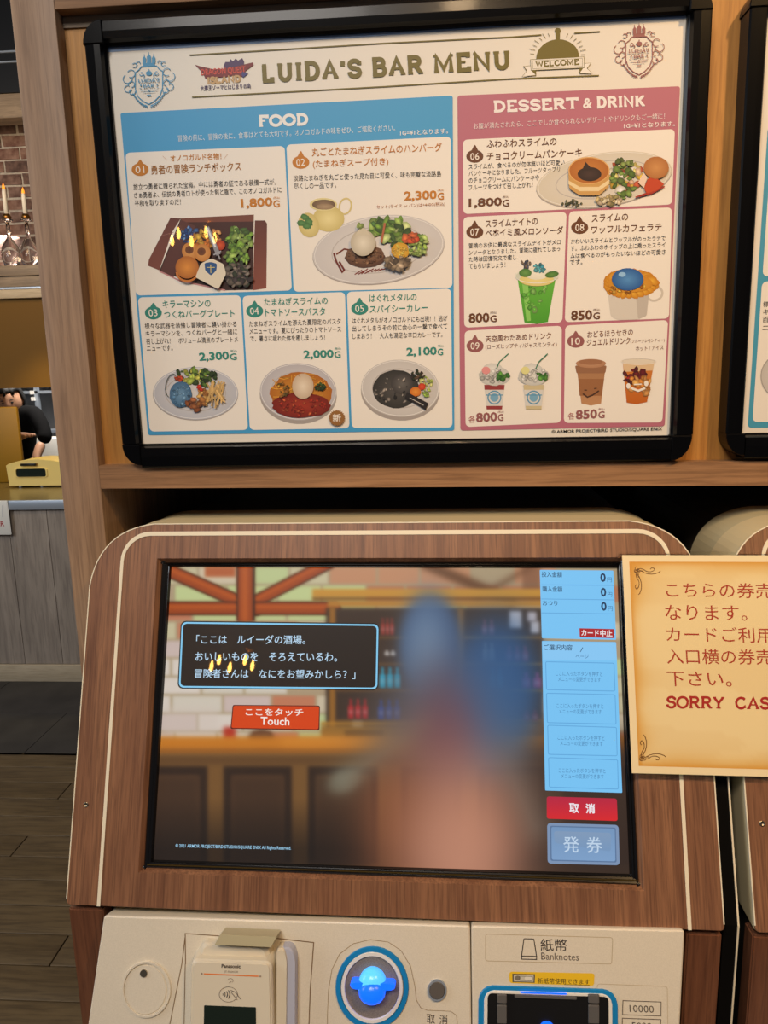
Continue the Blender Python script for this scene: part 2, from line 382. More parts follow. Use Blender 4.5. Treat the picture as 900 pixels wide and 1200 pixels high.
# ================================================================ menu boards
BLUE=(70,160,212); PINK=(184,110,128); PAPER=(232,226,214); GOLD=(112,100,32); ORG=(196,124,32); TEAL=(52,138,124); BRN=(104,62,34); INK=(40,30,24); MAU=(150,92,92)
def frame_board(root,q_out,q_in,shift=0.):
    """snap frame: four rails with raised rims and four corner pieces; q_* are (x,z) corners TL,TR,BR,BL"""
    q_out=[np.array(p)+[shift,0] for p in q_out]; q_in=[np.array(p)+[shift,0] for p in q_in]
    yb,yf=YP-.0006,.8045
    R=.031
    def P(p,y): return (p[0],y,p[1])
    names=['top_rail','right_rail','bottom_rail','left_rail']
    cut=.0245
    for i in range(4):
        a,b=q_out[i],q_out[(i+1)%4]; c,d=q_in[i],q_in[(i+1)%4]; e=(b-a)/np.linalg.norm(b-a)
        # trim so the corner piece takes over
        ia,ib=c+e*.0009,d-e*.0009
        n=np.array([-e[1],e[0]]); n=n if n@(a-c)>0 else -n
        wd=abs((a-c)@n)
        secs=[(0,yb),(0,.8062),(.0016,.8047),(wd*.5,.8040),(wd-.004,.8046),(wd-.0022,.8100),(wd,.8125),(wd,yb)]
        L=[[P(p+n*(wd-k_),y_) for k_,y_ in secs] for p in (ia,ib)]
        loops(names[i],L,'black_frame',root,True,True,closed=True)
    for i in range(4):
        o_=q_out[i]; pin=q_in[i]; ex=q_out[(i+1)%4]-o_; ex/=np.linalg.norm(ex); ey=q_out[i-1]-o_; ey/=np.linalg.norm(ey)
        w1=abs((pin-o_)@ex); w2=abs((pin-o_)@ey)
        a1,a2=w1+.0006,w2+.0006
        arc=[o_+ex*a1*(1-math.cos(t))+ey*a2*(1-math.sin(t)) for t in np.linspace(0,math.pi/2,10)]
        poly=arc+[o_+ex*a1+ey*a2]
        c=np.mean(poly,axis=0)
        f=[P(c+(p-c)*.90,.8034) for p in poly]
        loops('frame_corner',[[P(p,yb) for p in poly],[P(p,.8080) for p in poly],[P(c+(p-c)*.985,.8044) for p in poly],f],'black_frame',root,True,True,smooth=False)
def food_art(A,kind):
    pass
q_out=[(-.3497,.3553+1.6),(.2722,.3550+1.6),(.2744,-.1008+1.6),(-.3462,-.0966+1.6)]
q_in=[tuple(PO.px(*p)[[0,2]]) for p in ((126,55.5),(804.5,18),(784.5,510),(167.5,520))]
mb=empty('menu_board',(-.037,YP,1.5),'large food and drink menu poster in a black rounded snap frame with gold heading','menu board')
frame_board(mb,q_out,q_in)
sh=Art(PO,-.0012)
sh.poly([(122,50),(810,12),(790,514),(164,524)],PAPER)
sheet=sh.done('poster_sheet','print',mb)
# blue film edge along the top
a=Art(PO,-.0009); a.poly([(126,55),(804.5,17),(804,21.5),(600,31),(400,45),(127,61)],(150,178,216)); a.done('blue_edge','print',sheet)
a=Art(PO,-.0008); a.poly([(141,132.5),(530.5,112),(532.5,504.5),(173.5,510)],BLUE,2.5); a.done('food_section','print',sheet,'blue background of the food section')
a=Art(PO,-.0008); a.poly([(536,112),(797,101),(779,499.5),(539.5,504.5)],PINK,3); a.done('dessert_section','print',sheet,'pink background of the dessert and drink section')
CARDS=[((147,179),(333.5,171),(342,340.3),(159.3,346.3)),((335.6,169.5),(528.3,160),(530.2,337.2),(344.2,342)),
((161.5,348.5),(282,345.8),(290.6,503.8),(175.6,505.8)),((284.2,346.8),(404.2,342.2),(409.6,501.8),(292.8,503.9)),((406.6,342),(528.6,338.2),(530.2,501),(412.3,501.6)),
((542.4,163.8),(790.8,151.2),(787.6,239.6),(543,250.9)),((543,254.5),(664,248.4),(659,378),(544,384)),((667,247.8),(787.5,243),(784,373.2),(661.8,377.6)),
((544.4,387.6),(658.4,381.6),(657.6,495.2),(545.6,500.4)),((662.4,381.4),(782.9,375),(776.2,495),(660.8,495.6))]
CW=(240,234,224)
cards=[]
for c in CARDS:
    a=Art(PO,-.0007); a.poly(c,CW,5); cards.append(a.done('menu_card','print',sheet))
# header -------------------------------------------------
h=Art(PO,-.0006)
for p in (((222,64.6),(450,50.6),(600,43.3),(634.5,40.8)),((673,38.8),(703,37)),((225,113.8),(450,101.5),(600,92.2),(702,88.4))): h.line(p,1.5,GOLD)
h.serif("LUIDA'S",308,96.4,423,90.6,21.5,GOLD,.24,.2); h.serif("BAR",437,89.6,495.5,86.4,21.5,GOLD,.24,.2); h.serif("MENU",509,85.6,598,80.4,21.5,GOLD,.24,.2)
h.done('heading_text','print',sheet,'gold capital heading')
h=Art(PO,-.0006)
h.serif('FOOD',304,149,361,146.3,13.5,(240,240,238),.27,.14)
h.text('冒険の前に、冒険の後に、食事はとても大切です。オノコガルドの味をぜひ、ご堪能ください。',209,166,463,153.6,7.6,(222,234,240))
h.text('1G=¥1となります。',469,159,525,156.4,6,(236,238,240),.012)
h.done('section_text','print',sheet,'white food section heading'); h=Art(PO,-.0006)
h.serif('DESSERT',579,131.4,677,127.6,13,(240,234,232),.26,.16); h.text('&',683,127.4,694,127,12.4,(240,234,232),.03); h.serif('DRINK',700,126.6,755.5,124.6,13,(240,234,232),.26,.16)
h.text('お腹が満たされたら、ここでしか食べられないデザートやドリンクもご一緒に！',555,151.5,779,139.6,7.2,(238,224,226))
h.text('1G=¥1となります。',731,150.6,791,148,6,(244,234,234),.012)
h.done('section_text','print',sheet,'white dessert and drink section heading')
def emblem(cx,cy,sx,sy,slope,c):
    """shield with castle, scrolls and laurels; local coords about (cx,cy)"""
    A=Art(PO,-.0006); T=lambda x,y:(cx+x*sx,cy+y*sy+x*sx*slope)
    sh_=[(-16,-10),(-12,-13),(-9,-17),(9,-17),(12,-13),(16,-10),(16,10),(13,19),(7,25),(0,29),(-7,25),(-13,19),(-16,10)]
    A.line([T(*p) for p in sh_],1.1,c,True)
    A.poly([T(*p) for p in ((-7.5,-17),(7.5,-17),(6.5,-21),(-6.5,-21))],c)
    for tx,tw,th in ((-5.5,2,26),(0,2.4,28),(5.5,2,26)):
        A.poly([T(tx-tw,-20.5),T(tx+tw,-20.5),T(tx+tw,-th),T(tx-tw,-th)],c); A.poly([T(tx-tw-.4,-th),T(tx+tw+.4,-th),T(tx,-th-4)],c); A.line([T(tx,-th-3),T(tx,-th-6)],.5,c)
    A.ell(*T(0,-8.5),3.6*sx,2.8*sy,c); A.line([T(0,-13.5),T(0,-10)],1.0,c)
    for s_ in (-1,1):
        for (x,y,r,a0,a1) in ((9,-8,2,0,300),(6.5,-5.5,1.4,90,330),(21,-9,4.6,60,330),(25,-3,5.4,-60,200),(20.5,4,3.6,90,400),(24.5,9,4.2,-100,170),(17,-19,2.6,40,330),(12.5,-21,2.2,160,420),(19.5,13,3.4,-60,190)):
            th=np.radians(np.linspace(a0,a1,12)); A.line([T(s_*(x+r*math.cos(t)),y+r*math.sin(t)) for t in th],.85,c)
        for i in range(9):
            t=i/8; x=2+15*t; y=31-3.5*t-11*t*t; A.line([T(s_*x,y),T(s_*(x+2.6),y-1.2)],1.2,c); A.line([T(s_*x,y),T(s_*(x+.6),y+2.2)],1.0,c)
        A.line([T(s_*9,9),T(s_*11,9)],.8,c); A.ell(*T(s_*9.5,5.6),1,1,c)
    A.text("LUIDA'S",*T(-12.4,2.4),*T(12.4,2.4),5.2*sy,c,.012); A.text('BAR',*T(-6.4,8.8),*T(6.4,8.8),4.6*sy,c,.012)
    A.line([T(-10,12),T(10,12)],.6,c); A.line([T(-7,14.2),T(7,14.2)],.5,c); A.ell(*T(0,12),1,1,c); A.line([T(-2.5,18),T(2.5,18)],1.3,c)
    A.done('emblem','print',sheet)
emblem(174.5,94,1.0,.97,-.05,(72,148,190)); emblem(749,59.5,.97,.97,-.05,MAU)
g=Art(PO,-.0006)   # game title: red lettering on a dark wing shape, castle silhouette, tan word below
g.poly([(262,77),(264,72.5),(269,72.5),(270,69),(273,72),(276,68.5),(279,71),(284,68),(286,72),(286,79),(262,80)],(74,48,92))
g.poly([(228.5,75.8),(236,78),(250,81),(262,80.5),(278,77.5),(296.5,73),(297,76),(288,83),(284,90),(276,88),(262,90.5),(250,90.5),(243,93),(240,91),(238,86)],(120,34,34))
g.text('DRAGON QUEST',236,89.6,288,86,8.6,(206,72,52),.02)
g.serif('ISLAND',243,98.4,282,96,8,(196,160,110),.3,.1)
g.poly([(284,84),(291,86),(285,91),(283,88)],(60,60,120))
g.text('大魔王ゾーマとはじまりの島',235,106.4,294,103.6,6.2,(66,52,92),.014)
g.done('game_title','print',sheet,'red game title lettering with tan word below')
g=Art(PO,-.0006)   # welcome ribbon under a plain gold dome (serving cover)
th=np.radians(np.linspace(180,360,20)); g.poly([(653.5+25.2*math.cos(t),68+22*math.sin(t)-(t-4.7)*.9) for t in th],GOLD)
g.poly([(652,48),(650.8,37.5),(656.2,37.3),(656,48)],GOLD); g.ell(653.6,36,3.6,3.4,GOLD)
for i in range(17):
    t=math.radians(186+i*10.6)
    if 250<math.degrees(t)<292: continue
    g.line([(653.5+27.5*math.cos(t),66+25*math.sin(t)),(653.5+(32.5+(i%2)*2)*math.cos(t),66+(29+(i%2)*2)*math.sin(t))],.55,GOLD)
g.poly([(612,90.4),(618,83),(614,77.5),(628,76.6),(628,87.6)],CW); g.outline([(612,89.4),(617.5,83.4),(613.5,77.6),(628,76.6),(628,88.4)],.6,GOLD)
g.poly([(694,86.6),(688,80),(692.5,73.6),(680,74.6),(680,86)],CW); g.outline([(694,86),(688,80),(692.5,73.8),(680,74.6),(680,86)],.6,GOLD)
g.poly([(622,82),(628,88),(628,82)],GOLD); g.poly([(684,79),(679,86),(679,79)],GOLD)
g.poly([(621.6,69.8),(684.4,66.6),(684.8,79.4),(622.4,82.4)],PAPER); g.outline([(621.6,69.8),(684.4,66.6),(684.8,79.4),(622.4,82.4)],.6,GOLD); g.outline([(624,71.4),(682.4,68.4),(682.6,77.8),(624.6,80.6)],.35,GOLD)
g.serif('WELCOME',628,78.6,678.6,75.8,6.6,GOLD,.26,.14)
g.done('welcome_ribbon','print',sheet)
# --- dish pictures. Z(ox,oy,s) converts coordinates read in an enlarged view back to the frame
def Z(ox,oy,s): return lambda x,y:(ox+x/s,oy+y/s)
def scatter(A,T,s,cx,cy,rx,ry,n,cols,r0,r1,rot=None):
    for i in range(n):
        t=RN.rand()*6.283; k=math.sqrt(RN.rand()); x=cx+rx*k*math.cos(t); y=cy+ry*k*math.sin(t); r=r0+(r1-r0)*RN.rand(); c=np.array(cols[RN.randint(len(cols))])*(.8+.4*RN.rand())
        A.ell(*T(x,y),r/s,r*(.45+.4*RN.rand())/s,np.clip(c*.72,0,255),np.clip(c*1.12,0,255),rot=(RN.rand()*180 if rot is None else rot),n=8,jit=.5)
LG=[(120,160,60),(90,130,50),(150,180,90),(70,100,45)]
def plate(A,T,s,cx,cy,rx,ry,rot=0,c=(206,202,200)):
    A.ell(*T(cx,cy+4),rx*1.005/s,ry*1.01/s,(168,160,154),rot=rot,n=36)
    A.ell(*T(cx,cy),rx/s,ry/s,c,(222,218,214),rot=rot,n=36); A.ring(*T(cx,cy),rx*.72/s,ry*.70/s,1.1,(186,180,176),rot=rot); A.ring(*T(cx,cy),rx*.98/s,ry*.97/s,.6,(238,236,232),rot=rot)
O0=-.0006; ST=.000012
def dish(i):
    return Art(PO,O0,ST)
# 01 lunch box
T=Z(130,150,4.09); s=4.09; A=dish(0)
A.poly([T(285,430),T(335,433),T(292,500),T(232,682),T(178,660),T(182,630)],(104,60,52),c2=(128,74,62))
A.poly([T(690,443),T(738,443),T(748,458),T(745,768),T(680,778)],(98,54,44),c2=(140,80,66))
A.poly([T(335,433),T(685,415),T(680,775),T(550,778),T(400,745),T(232,684)],(72,40,34),c2=(58,36,30))
A.poly([T(335,433),T(685,415),T(684,448),T(345,452)],(120,70,56))
A.line([T(245,515),T(300,500)],.5,(160,110,100)); A.line([T(232,686),T(330,732),T(548,778)],1.6,(198,140,140))
A.poly([T(336,440),T(405,470),T(300,715),T(238,684)],(92,54,48))
scatter(A,T,s,378,515,40,42,46,[(40,80,150),(70,120,190),(30,60,120),(110,150,200)],6,13)
scatter(A,T,s,440,535,45,40,30,[(220,150,40),(230,180,70),(190,110,40)],10,22)
scatter(A,T,s,500,520,25,35,16,[(200,120,60),(220,150,90)],8,16)
A.ell(*T(525,562),22/s,24/s,(170,50,20),(220,90,40))
scatter(A,T,s,612,540,62,58,70,LG+[(170,200,120)],9,22); scatter(A,T,s,600,625,58,40,40,LG,9,20); scatter(A,T,s,610,705,66,56,70,[(70,60,60),(100,90,80),(60,70,50),(120,110,100)],8,20)
for cx,cy in ((380,590),(438,598)): A.ell(*T(cx,cy),40/s,42/s,(196,128,60),(222,160,90)); A.ell(*T(cx-4,cy-6),20/s,19/s,(120,70,36),(96,56,34))
A.ell(*T(365,668),56/s,54/s,(176,104,40),(226,148,62)); A.ring(*T(365,690),55/s,48/s,2.4,(200,120,50),a0=0,a1=180)
A.poly([T(430,650),T(480,624),T(540,652),T(552,700),T(515,773),T(405,716)],(228,218,196),r=2)
A.poly([T(448,648),T(478,642),T(508,650),T(506,682),T(480,708),T(452,684)],(44,86,140),r=1.5); A.line([T(478,655),T(479,695)],.9,(220,200,120)); A.line([T(460,668),T(498,668)],.8,(220,200,120))
A.line([T(460,475),T(500,570),T(515,608)],5.2,(150,150,156)); A.line([T(462,478),T(500,570)],2.2,(226,228,232)); A.line([T(492,608),T(528,590)],1.6,(170,170,176)); A.line([T(512,605),T(524,630)],1.8,(150,150,156))
A.done('dish_picture','print',sheet,'picture of a lunch box with onion rings and salad')
# 02 hamburg steak
T=Z(330,150,4.09); A=dish(1)
plate(A,T,s,465,582,318,162,-8)
A.ring(*T(305,375),32/s,42/s,1.9,(214,196,130),rot=15); A.ell(*T(225,435),76/s,62/s,(208,190,118),(238,224,160)); A.ell(*T(200,366),66/s,31/s,(226,212,150),(230,218,160)); A.ell(*T(202,367),56/s,24/s,(108,84,60),(150,124,94)); A.ell(*T(208,377),42/s,14/s,(150,124,92),(176,150,116))
A.ell(*T(130,465),50/s,60/s,(206,188,116),(232,216,150),rot=-20)
for p in ((112,428),(132,450),(96,456),(122,470)): A.ell(*T(*p),22/s,15/s,(64,112,56),(96,146,80),rot=RN.rand()*90,jit=.3)
for p in (((250,600),(262,640),(290,690),(300,680),(276,640)),): A.line([T(*q) for q in p],2.2,(110,40,26))
A.line([T(262,606),T(300,580),T(330,585)],1.8,(110,44,28))
for k in range(9): A.line([T(350+k*16,702-k*3+RN.rand()*6),T(385+k*14,675-k*1+RN.rand()*8)],1.1,(122,38,28))
A.ell(*T(400,622),96/s,48/s,(84,54,36),(120,84,58),n=30,jit=.08); A.ell(*T(400,606),94/s,44/s,(110,76,52),(138,100,70),n=30,jit=.1); scatter(A,T,s,400,612,84,38,60,[(120,84,58),(92,60,40),(150,112,80)],4,9)
scatter(A,T,s,470,480,44,44,26,LG+[(80,120,60)],14,32); scatter(A,T,s,550,500,60,60,50,LG+[(180,200,130)],12,30); scatter(A,T,s,655,560,46,50,46,[(150,180,80),(170,190,110),(110,140,60)],8,18)
A.line([T(495,455),T(478,550)],2.4,(176,104,70)); scatter(A,T,s,628,530,42,22,12,[(200,80,40),(220,110,60)],12,24)
A.ell(*T(568,588),43/s,38/s,(204,150,34),(232,190,70),jit=.15); scatter(A,T,s,568,588,34,30,26,[(220,170,50),(240,200,90)],5,9)
scatter(A,T,s,555,645,56,28,22,[(150,130,104),(110,92,72),(180,160,134)],14,26)
A.ell(*T(390,550),60/s,64/s,(190,180,158),(232,224,204)); A.poly([T(352,515),T(376,478),T(396,478),T(426,512)],(208,198,174)); A.line([T(380,486),T(372,462)],1.7,(150,160,80)); scatter(A,T,s,376,470,18,12,6,[(150,170,90)],8,14)
A.done('dish_picture','print',sheet,'picture of an oval plate with steak and whole onion')
# 03
T=Z(140,340,4.286); s=4.286; A=dish(2)
plate(A,T,s,382,518,214,132,0,(190,192,200))
scatter(A,T,s,370,432,90,34,60,[(170,190,80),(200,200,90),(120,150,60),(60,80,40)],8,20); scatter(A,T,s,440,440,50,40,30,[(50,70,36),(90,120,50)],8,18)
scatter(A,T,s,295,445,20,12,8,[(210,80,40)],8,14); A.ring(*T(262,480),32/s,60/s,.9,(60,70,60),rot=10,a0=100,a1=290)
A.ell(*T(308,524),56/s,66/s,(66,104,138),(112,152,184),jit=.06); scatter(A,T,s,308,530,46,56,40,[(90,132,166),(120,160,190),(70,108,140)],5,10)
scatter(A,T,s,376,576,36,28,16,[(140,80,44),(170,104,60)],10,20); scatter(A,T,s,424,540,36,50,24,[(206,160,90),(180,120,60)],10,20)
for k in range(34):
    x=450+RN.rand()*70; y=470+RN.rand()*100; t=RN.rand()*1.6+.6; A.line([T(x-28*math.cos(t),y-28*math.sin(t)),T(x+28*math.cos(t),y+28*math.sin(t))],1.7,np.array([226,186,118])*(.82+.25*RN.rand()))
scatter(A,T,s,408,490,14,10,4,[(200,50,30)],9,14)
A.done('dish_picture','print',sheet,'picture of a plate with fries and a blue patty')
# 04
A=dish(3); T=Z(0,0,1); s=1
plate(A,T,s,349.5,459,45,33.5,3,(186,182,186))
A.ell(353,462,36,26,(176,104,30),(214,150,50),jit=.08,n=30)
for k in range(46):
    t=RN.rand()*6.28; q=math.sqrt(RN.rand()); x=352+32*q*math.cos(t); y=456+20*q*math.sin(t); aa=RN.rand()*3.1
    A.line([(x-6*math.cos(aa),y-4*math.sin(aa)),(x,y+1),(x+6*math.cos(aa),y+4*math.sin(aa))],.9,np.array([224,160,56])*(.75+.4*RN.rand()))
A.ell(353,475,34,14.5,(120,34,22),(166,56,34),jit=.1,n=30); scatter(A,T,1,353,475,30,12,60,[(160,50,30),(140,40,26),(190,90,50)],1.2,2.6)
scatter(A,T,1,374,453,7,4,14,[(40,60,30),(60,80,36)],1.4,3); scatter(A,T,1,331,457,8,9,14,[(214,160,50),(180,120,50),(110,90,40)],1.4,3)
A.ell(355,452.5,12.6,15,(200,176,148),(236,220,196)); A.line([(349,439),(352,442)],.8,(170,140,90))
n=26; th=np.linspace(0,2*math.pi,n*2,endpoint=False); A.poly([(394.8+(9.9 if i%2 else 8.4)*math.cos(t),489.8+(9.9 if i%2 else 8.4)*math.sin(t)) for i,t in enumerate(th)],(150,104,52)); A.text('新',390,494.6,399.8,494.4,9.6,(240,234,222),.014)
A.done('dish_picture','print',sheet,'picture of tomato pasta in a white bowl')
# 05
A=dish(4); plate(A,T,1,469,455,46,33.5,3,(200,196,192))
A.ell(464,456,27,22.5,(52,50,46),(84,80,76),n=30,jit=.04); A.ell(471,450,13,12,(64,60,58),(104,100,96)); scatter(A,T,1,460,458,22,18,34,[(70,66,64),(130,124,118),(44,42,40),(160,150,140)],.8,2.8)
scatter(A,T,1,490,440,8,7,26,[(60,46,36),(90,70,50),(50,56,34)],1.3,3); scatter(A,T,1,499,450,7,9,24,[(170,190,90),(200,204,130)],1.4,3); A.ell(487,459,6.5,5.5,(204,110,30),(230,150,60)); A.ell(494.5,453,4.2,4,(190,50,24),(224,90,50)); scatter(A,T,1,500,462,5,3,8,[(150,180,80)],1.4,2.6)
A.poly([(477,459.4),(502,472.6),(499,480.6),(474.4,466)],(40,36,36)); A.line([(480,466),(496.5,475)],.9,(190,184,176))
A.done('dish_picture','print',sheet,'picture of black curry on a white plate')
# 06
T=Z(530,130,3.214); s=3.214; A=dish(5)
plate(A,T,s,572,258,258,100,-9,(214,206,188))
scatter(A,T,s,650,250,66,56,54,[(220,180,60),(230,210,120),(230,190,160),(240,230,210),(190,90,60)],10,22); scatter(A,T,s,655,270,60,66,20,[(90,120,50),(120,150,70)],10,20); scatter(A,T,s,450,345,40,12,30,[(70,76,50),(110,110,80)],3,7); scatter(A,T,s,590,335,50,20,22,[(190,170,120),(150,140,90),(220,200,170)],7,15)
for k in range(5): A.line([T(690+k*14,325-k*3),T(760+k*10,300-k*4)],1.6,(166,50,34))
A.poly([T(722,290),T(738,252),T(765,250),T(800,276),T(768,300),T(732,312)],(196,70,36),r=2); A.poly([T(700,270),T(720,232),T(735,250),T(722,290)],(236,210,190))
A.poly([T(437,228),T(440,292),T(480,318),T(552,318),T(590,286),T(592,225)],(206,160,92),r=3); A.poly([T(438,262),T(480,286),T(552,286),T(591,258),T(591,274),T(552,302),T(480,302),T(438,276)],(236,214,166)); A.ell(*T(515,225),78/s,52/s,(176,104,40),(200,130,58),n=30); A.ring(*T(515,225),78/s,52/s,1.3,(222,172,104))
A.ell(*T(517,238),45/s,27/s,(44,28,24),(70,48,42)); A.poly([T(488,226),T(502,192),T(530,222)],(48,32,27))
A.ell(*T(768,214),48/s,42/s,(176,112,58),(206,146,86)); scatter(A,T,s,648,190,30,14,8,[(100,120,60),(130,150,80)],10,16)
A.done('dish_picture','print',sheet,'picture of a chocolate pancake with fruit on a plate')
# 07
A=dish(6)
A.poly([T(246,632),T(390,628),T(360,795),T(318,802),T(272,797)],(104,184,62),c2=(74,158,44)); A.poly([T(262,640),T(284,640),T(296,790),T(280,792)],(140,206,100)); scatter(A,T,s,318,690,50,70,26,[(120,196,80),(96,176,60),(150,214,110)],6,15)
A.ell(*T(318,620),82/s,26/s,(206,212,196),(226,226,206)); A.ell(*T(318,636),66/s,24/s,(220,206,130),(236,220,150)); A.ring(*T(318,622),82/s,28/s,1.0,(232,232,222)); A.ell(*T(318,612),46/s,24/s,(228,226,206),(240,238,222))
A.ell(*T(375,616),26/s,12/s,(66,112,48),(100,150,70),rot=-10); A.ell(*T(275,610),24/s,16/s,(70,120,56),(110,160,80)); scatter(A,T,s,276,574,18,18,12,[(80,86,110),(60,66,84),(120,104,90)],6,10); scatter(A,T,s,328,590,20,14,12,[(60,140,160),(90,170,180)],6,10)
A.done('dish_picture','print',sheet,'picture of a green melon soda in a clear cup')
# 08
A=dish(7)
A.ring(*T(762,688),34/s,30/s,2.6,(206,198,186),rot=-20); A.poly([T(585,680),T(742,678),T(732,772),T(700,786),T(625,788),T(597,776)],(214,208,198),r=3); A.poly([T(690,684),T(742,678),T(732,772),T(700,784)],(194,186,176),r=2)
for k in range(26):
    t=k/26*6.283; A.ell(*T(670+84*math.cos(t),648+36*math.sin(t)),26/s,17/s,(196,126,24),(236,180,60),rot=math.degrees(t)*.6,jit=.3,n=10)
A.ell(*T(670,650),84/s,34/s,(206,140,36),(226,166,54)); scatter(A,T,s,670,668,84,24,40,[(236,184,70),(180,112,24)],5,9)
A.ell(*T(661,634),60/s,42/s,(38,92,160),(84,146,206),n=30); A.ell(*T(640,616),14/s,9/s,(150,196,236))
A.done('dish_picture','print',sheet,'picture of a white cup with waffles and blue cream')
# 09
T=Z(530,370,2.432); s=2.432; A=dish(8)
for cx,ca,cb in ((120,(150,60,60),(226,150,150)),(232,(204,190,150),(224,220,150))):
    A.poly([T(cx-30,196),T(cx+30,196),T(cx+22,266),T(cx-22,266)],(216,214,208)); A.poly([T(cx-29,197),T(cx+29,197),T(cx+28,211),T(cx-28,211)],ca); A.poly([T(cx-23,257),T(cx+23,257),T(cx+22,267),T(cx-22,267)],ca)
    A.ring(*T(cx,233),20/s,20/s,1.5,(90,150,186)); A.ell(*T(cx,233),12/s,12/s,(120,170,200)); A.line([T(cx-24,226),T(cx+24,226)],1.2,(90,150,186))
    A.ell(*T(cx,172),44/s,27/s,(196,196,190),(226,226,220),jit=.12,n=26); A.ell(*T(cx-4,152),28/s,17/s,(206,206,200),(232,232,226),jit=.1); scatter(A,T,s,cx,170,38,20,26,[(214,214,208),(190,190,186)],5,9)
    A.line([T(cx+6,152),T(cx+14,132),T(cx+40,108)],1.2,(40,120,90)); scatter(A,T,s,cx+25,172,15,8,9,[(90,150,60),(60,120,50)],6,10); A.ell(*T(cx-24,156),12/s,11/s,cb,cb)
A.done('dish_picture','print',sheet,'picture of two cups topped with cotton candy')
# 10
A=dish(9)
A.poly([T(356,160),T(435,160),T(424,250),T(395,256),T(368,250)],(168,122,84),c2=(190,140,98)); A.poly([T(359,180),T(433,180),T(426,228),T(363,228)],(154,104,66)); A.poly([T(350,142),T(440,142),T(436,164),T(354,164)],(150,106,76),r=1.5); A.ell(*T(395,136),43/s,13/s,(176,128,94),(190,146,112)); A.ell(*T(395,132),34/s,8/s,(160,112,80)); 
A.line([T(372,222),T(385,232),T(400,226),T(418,214)],1.8,(74,46,30)); A.line([T(376,212),T(384,212)],1.2,(74,46,30)); A.line([T(404,208),T(412,206)],1.2,(74,46,30))
A.poly([T(486,134),T(576,130),T(555,246),T(525,252),T(497,248)],(206,128,54),c2=(190,98,24)); A.poly([T(486,134),T(576,130),T(572,156),T(490,160)],(220,190,150)); A.ring(*T(531,130),51/s,10/s,.9,(236,230,220)); A.ell(*T(531,130),48/s,7/s,(224,214,196))
scatter(A,T,s,520,172,30,20,22,[(110,30,34),(160,40,40),(80,26,30)],7,14); scatter(A,T,s,535,200,34,30,20,[(216,140,60),(224,160,90)],6,12)
A.line([T(508,205),T(530,214),T(550,206)],2.6,(240,236,228)); A.ell(*T(502,200),6/s,8/s,(240,236,228)); A.ell(*T(553,193),6/s,8/s,(240,236,228)); A.line([T(518,196),T(540,195)],1.4,(240,236,228))
A.done('dish_picture','print',sheet,'picture of a paper cup and a clear fruit tea cup')
# number badges
for i,(cx,cy,ty,c) in enumerate([(164.2,198.4,185.5,ORG),(352.5,189.9,175.7,ORG),(179.7,366.4,353.5,TEAL),(298.4,364.2,351,TEAL),(421.5,361.2,347.5,TEAL),(556.4,182.9,168.4,BRN),(556.4,271.6,257.2,BRN),(679.3,266.3,252.2,BRN),(556.7,405,391.2,MAU),(674.7,399.6,386.4,MAU)]):
    A=Art(PO,-.0006); A.ell(cx,cy+.3,10,7.6,c,n=24); A.poly([(cx-4.4,cy-5.6),(cx-.6,ty+1.4),(cx+.6,ty+1.4),(cx+4.4,cy-5.6)],c,1)
    A.text('%02d'%(i+1),cx-5.2,cy+4.8,cx+5.2,cy+4.2,8.4,(240,232,220),.006); A.done('number_badge','print',sheet)
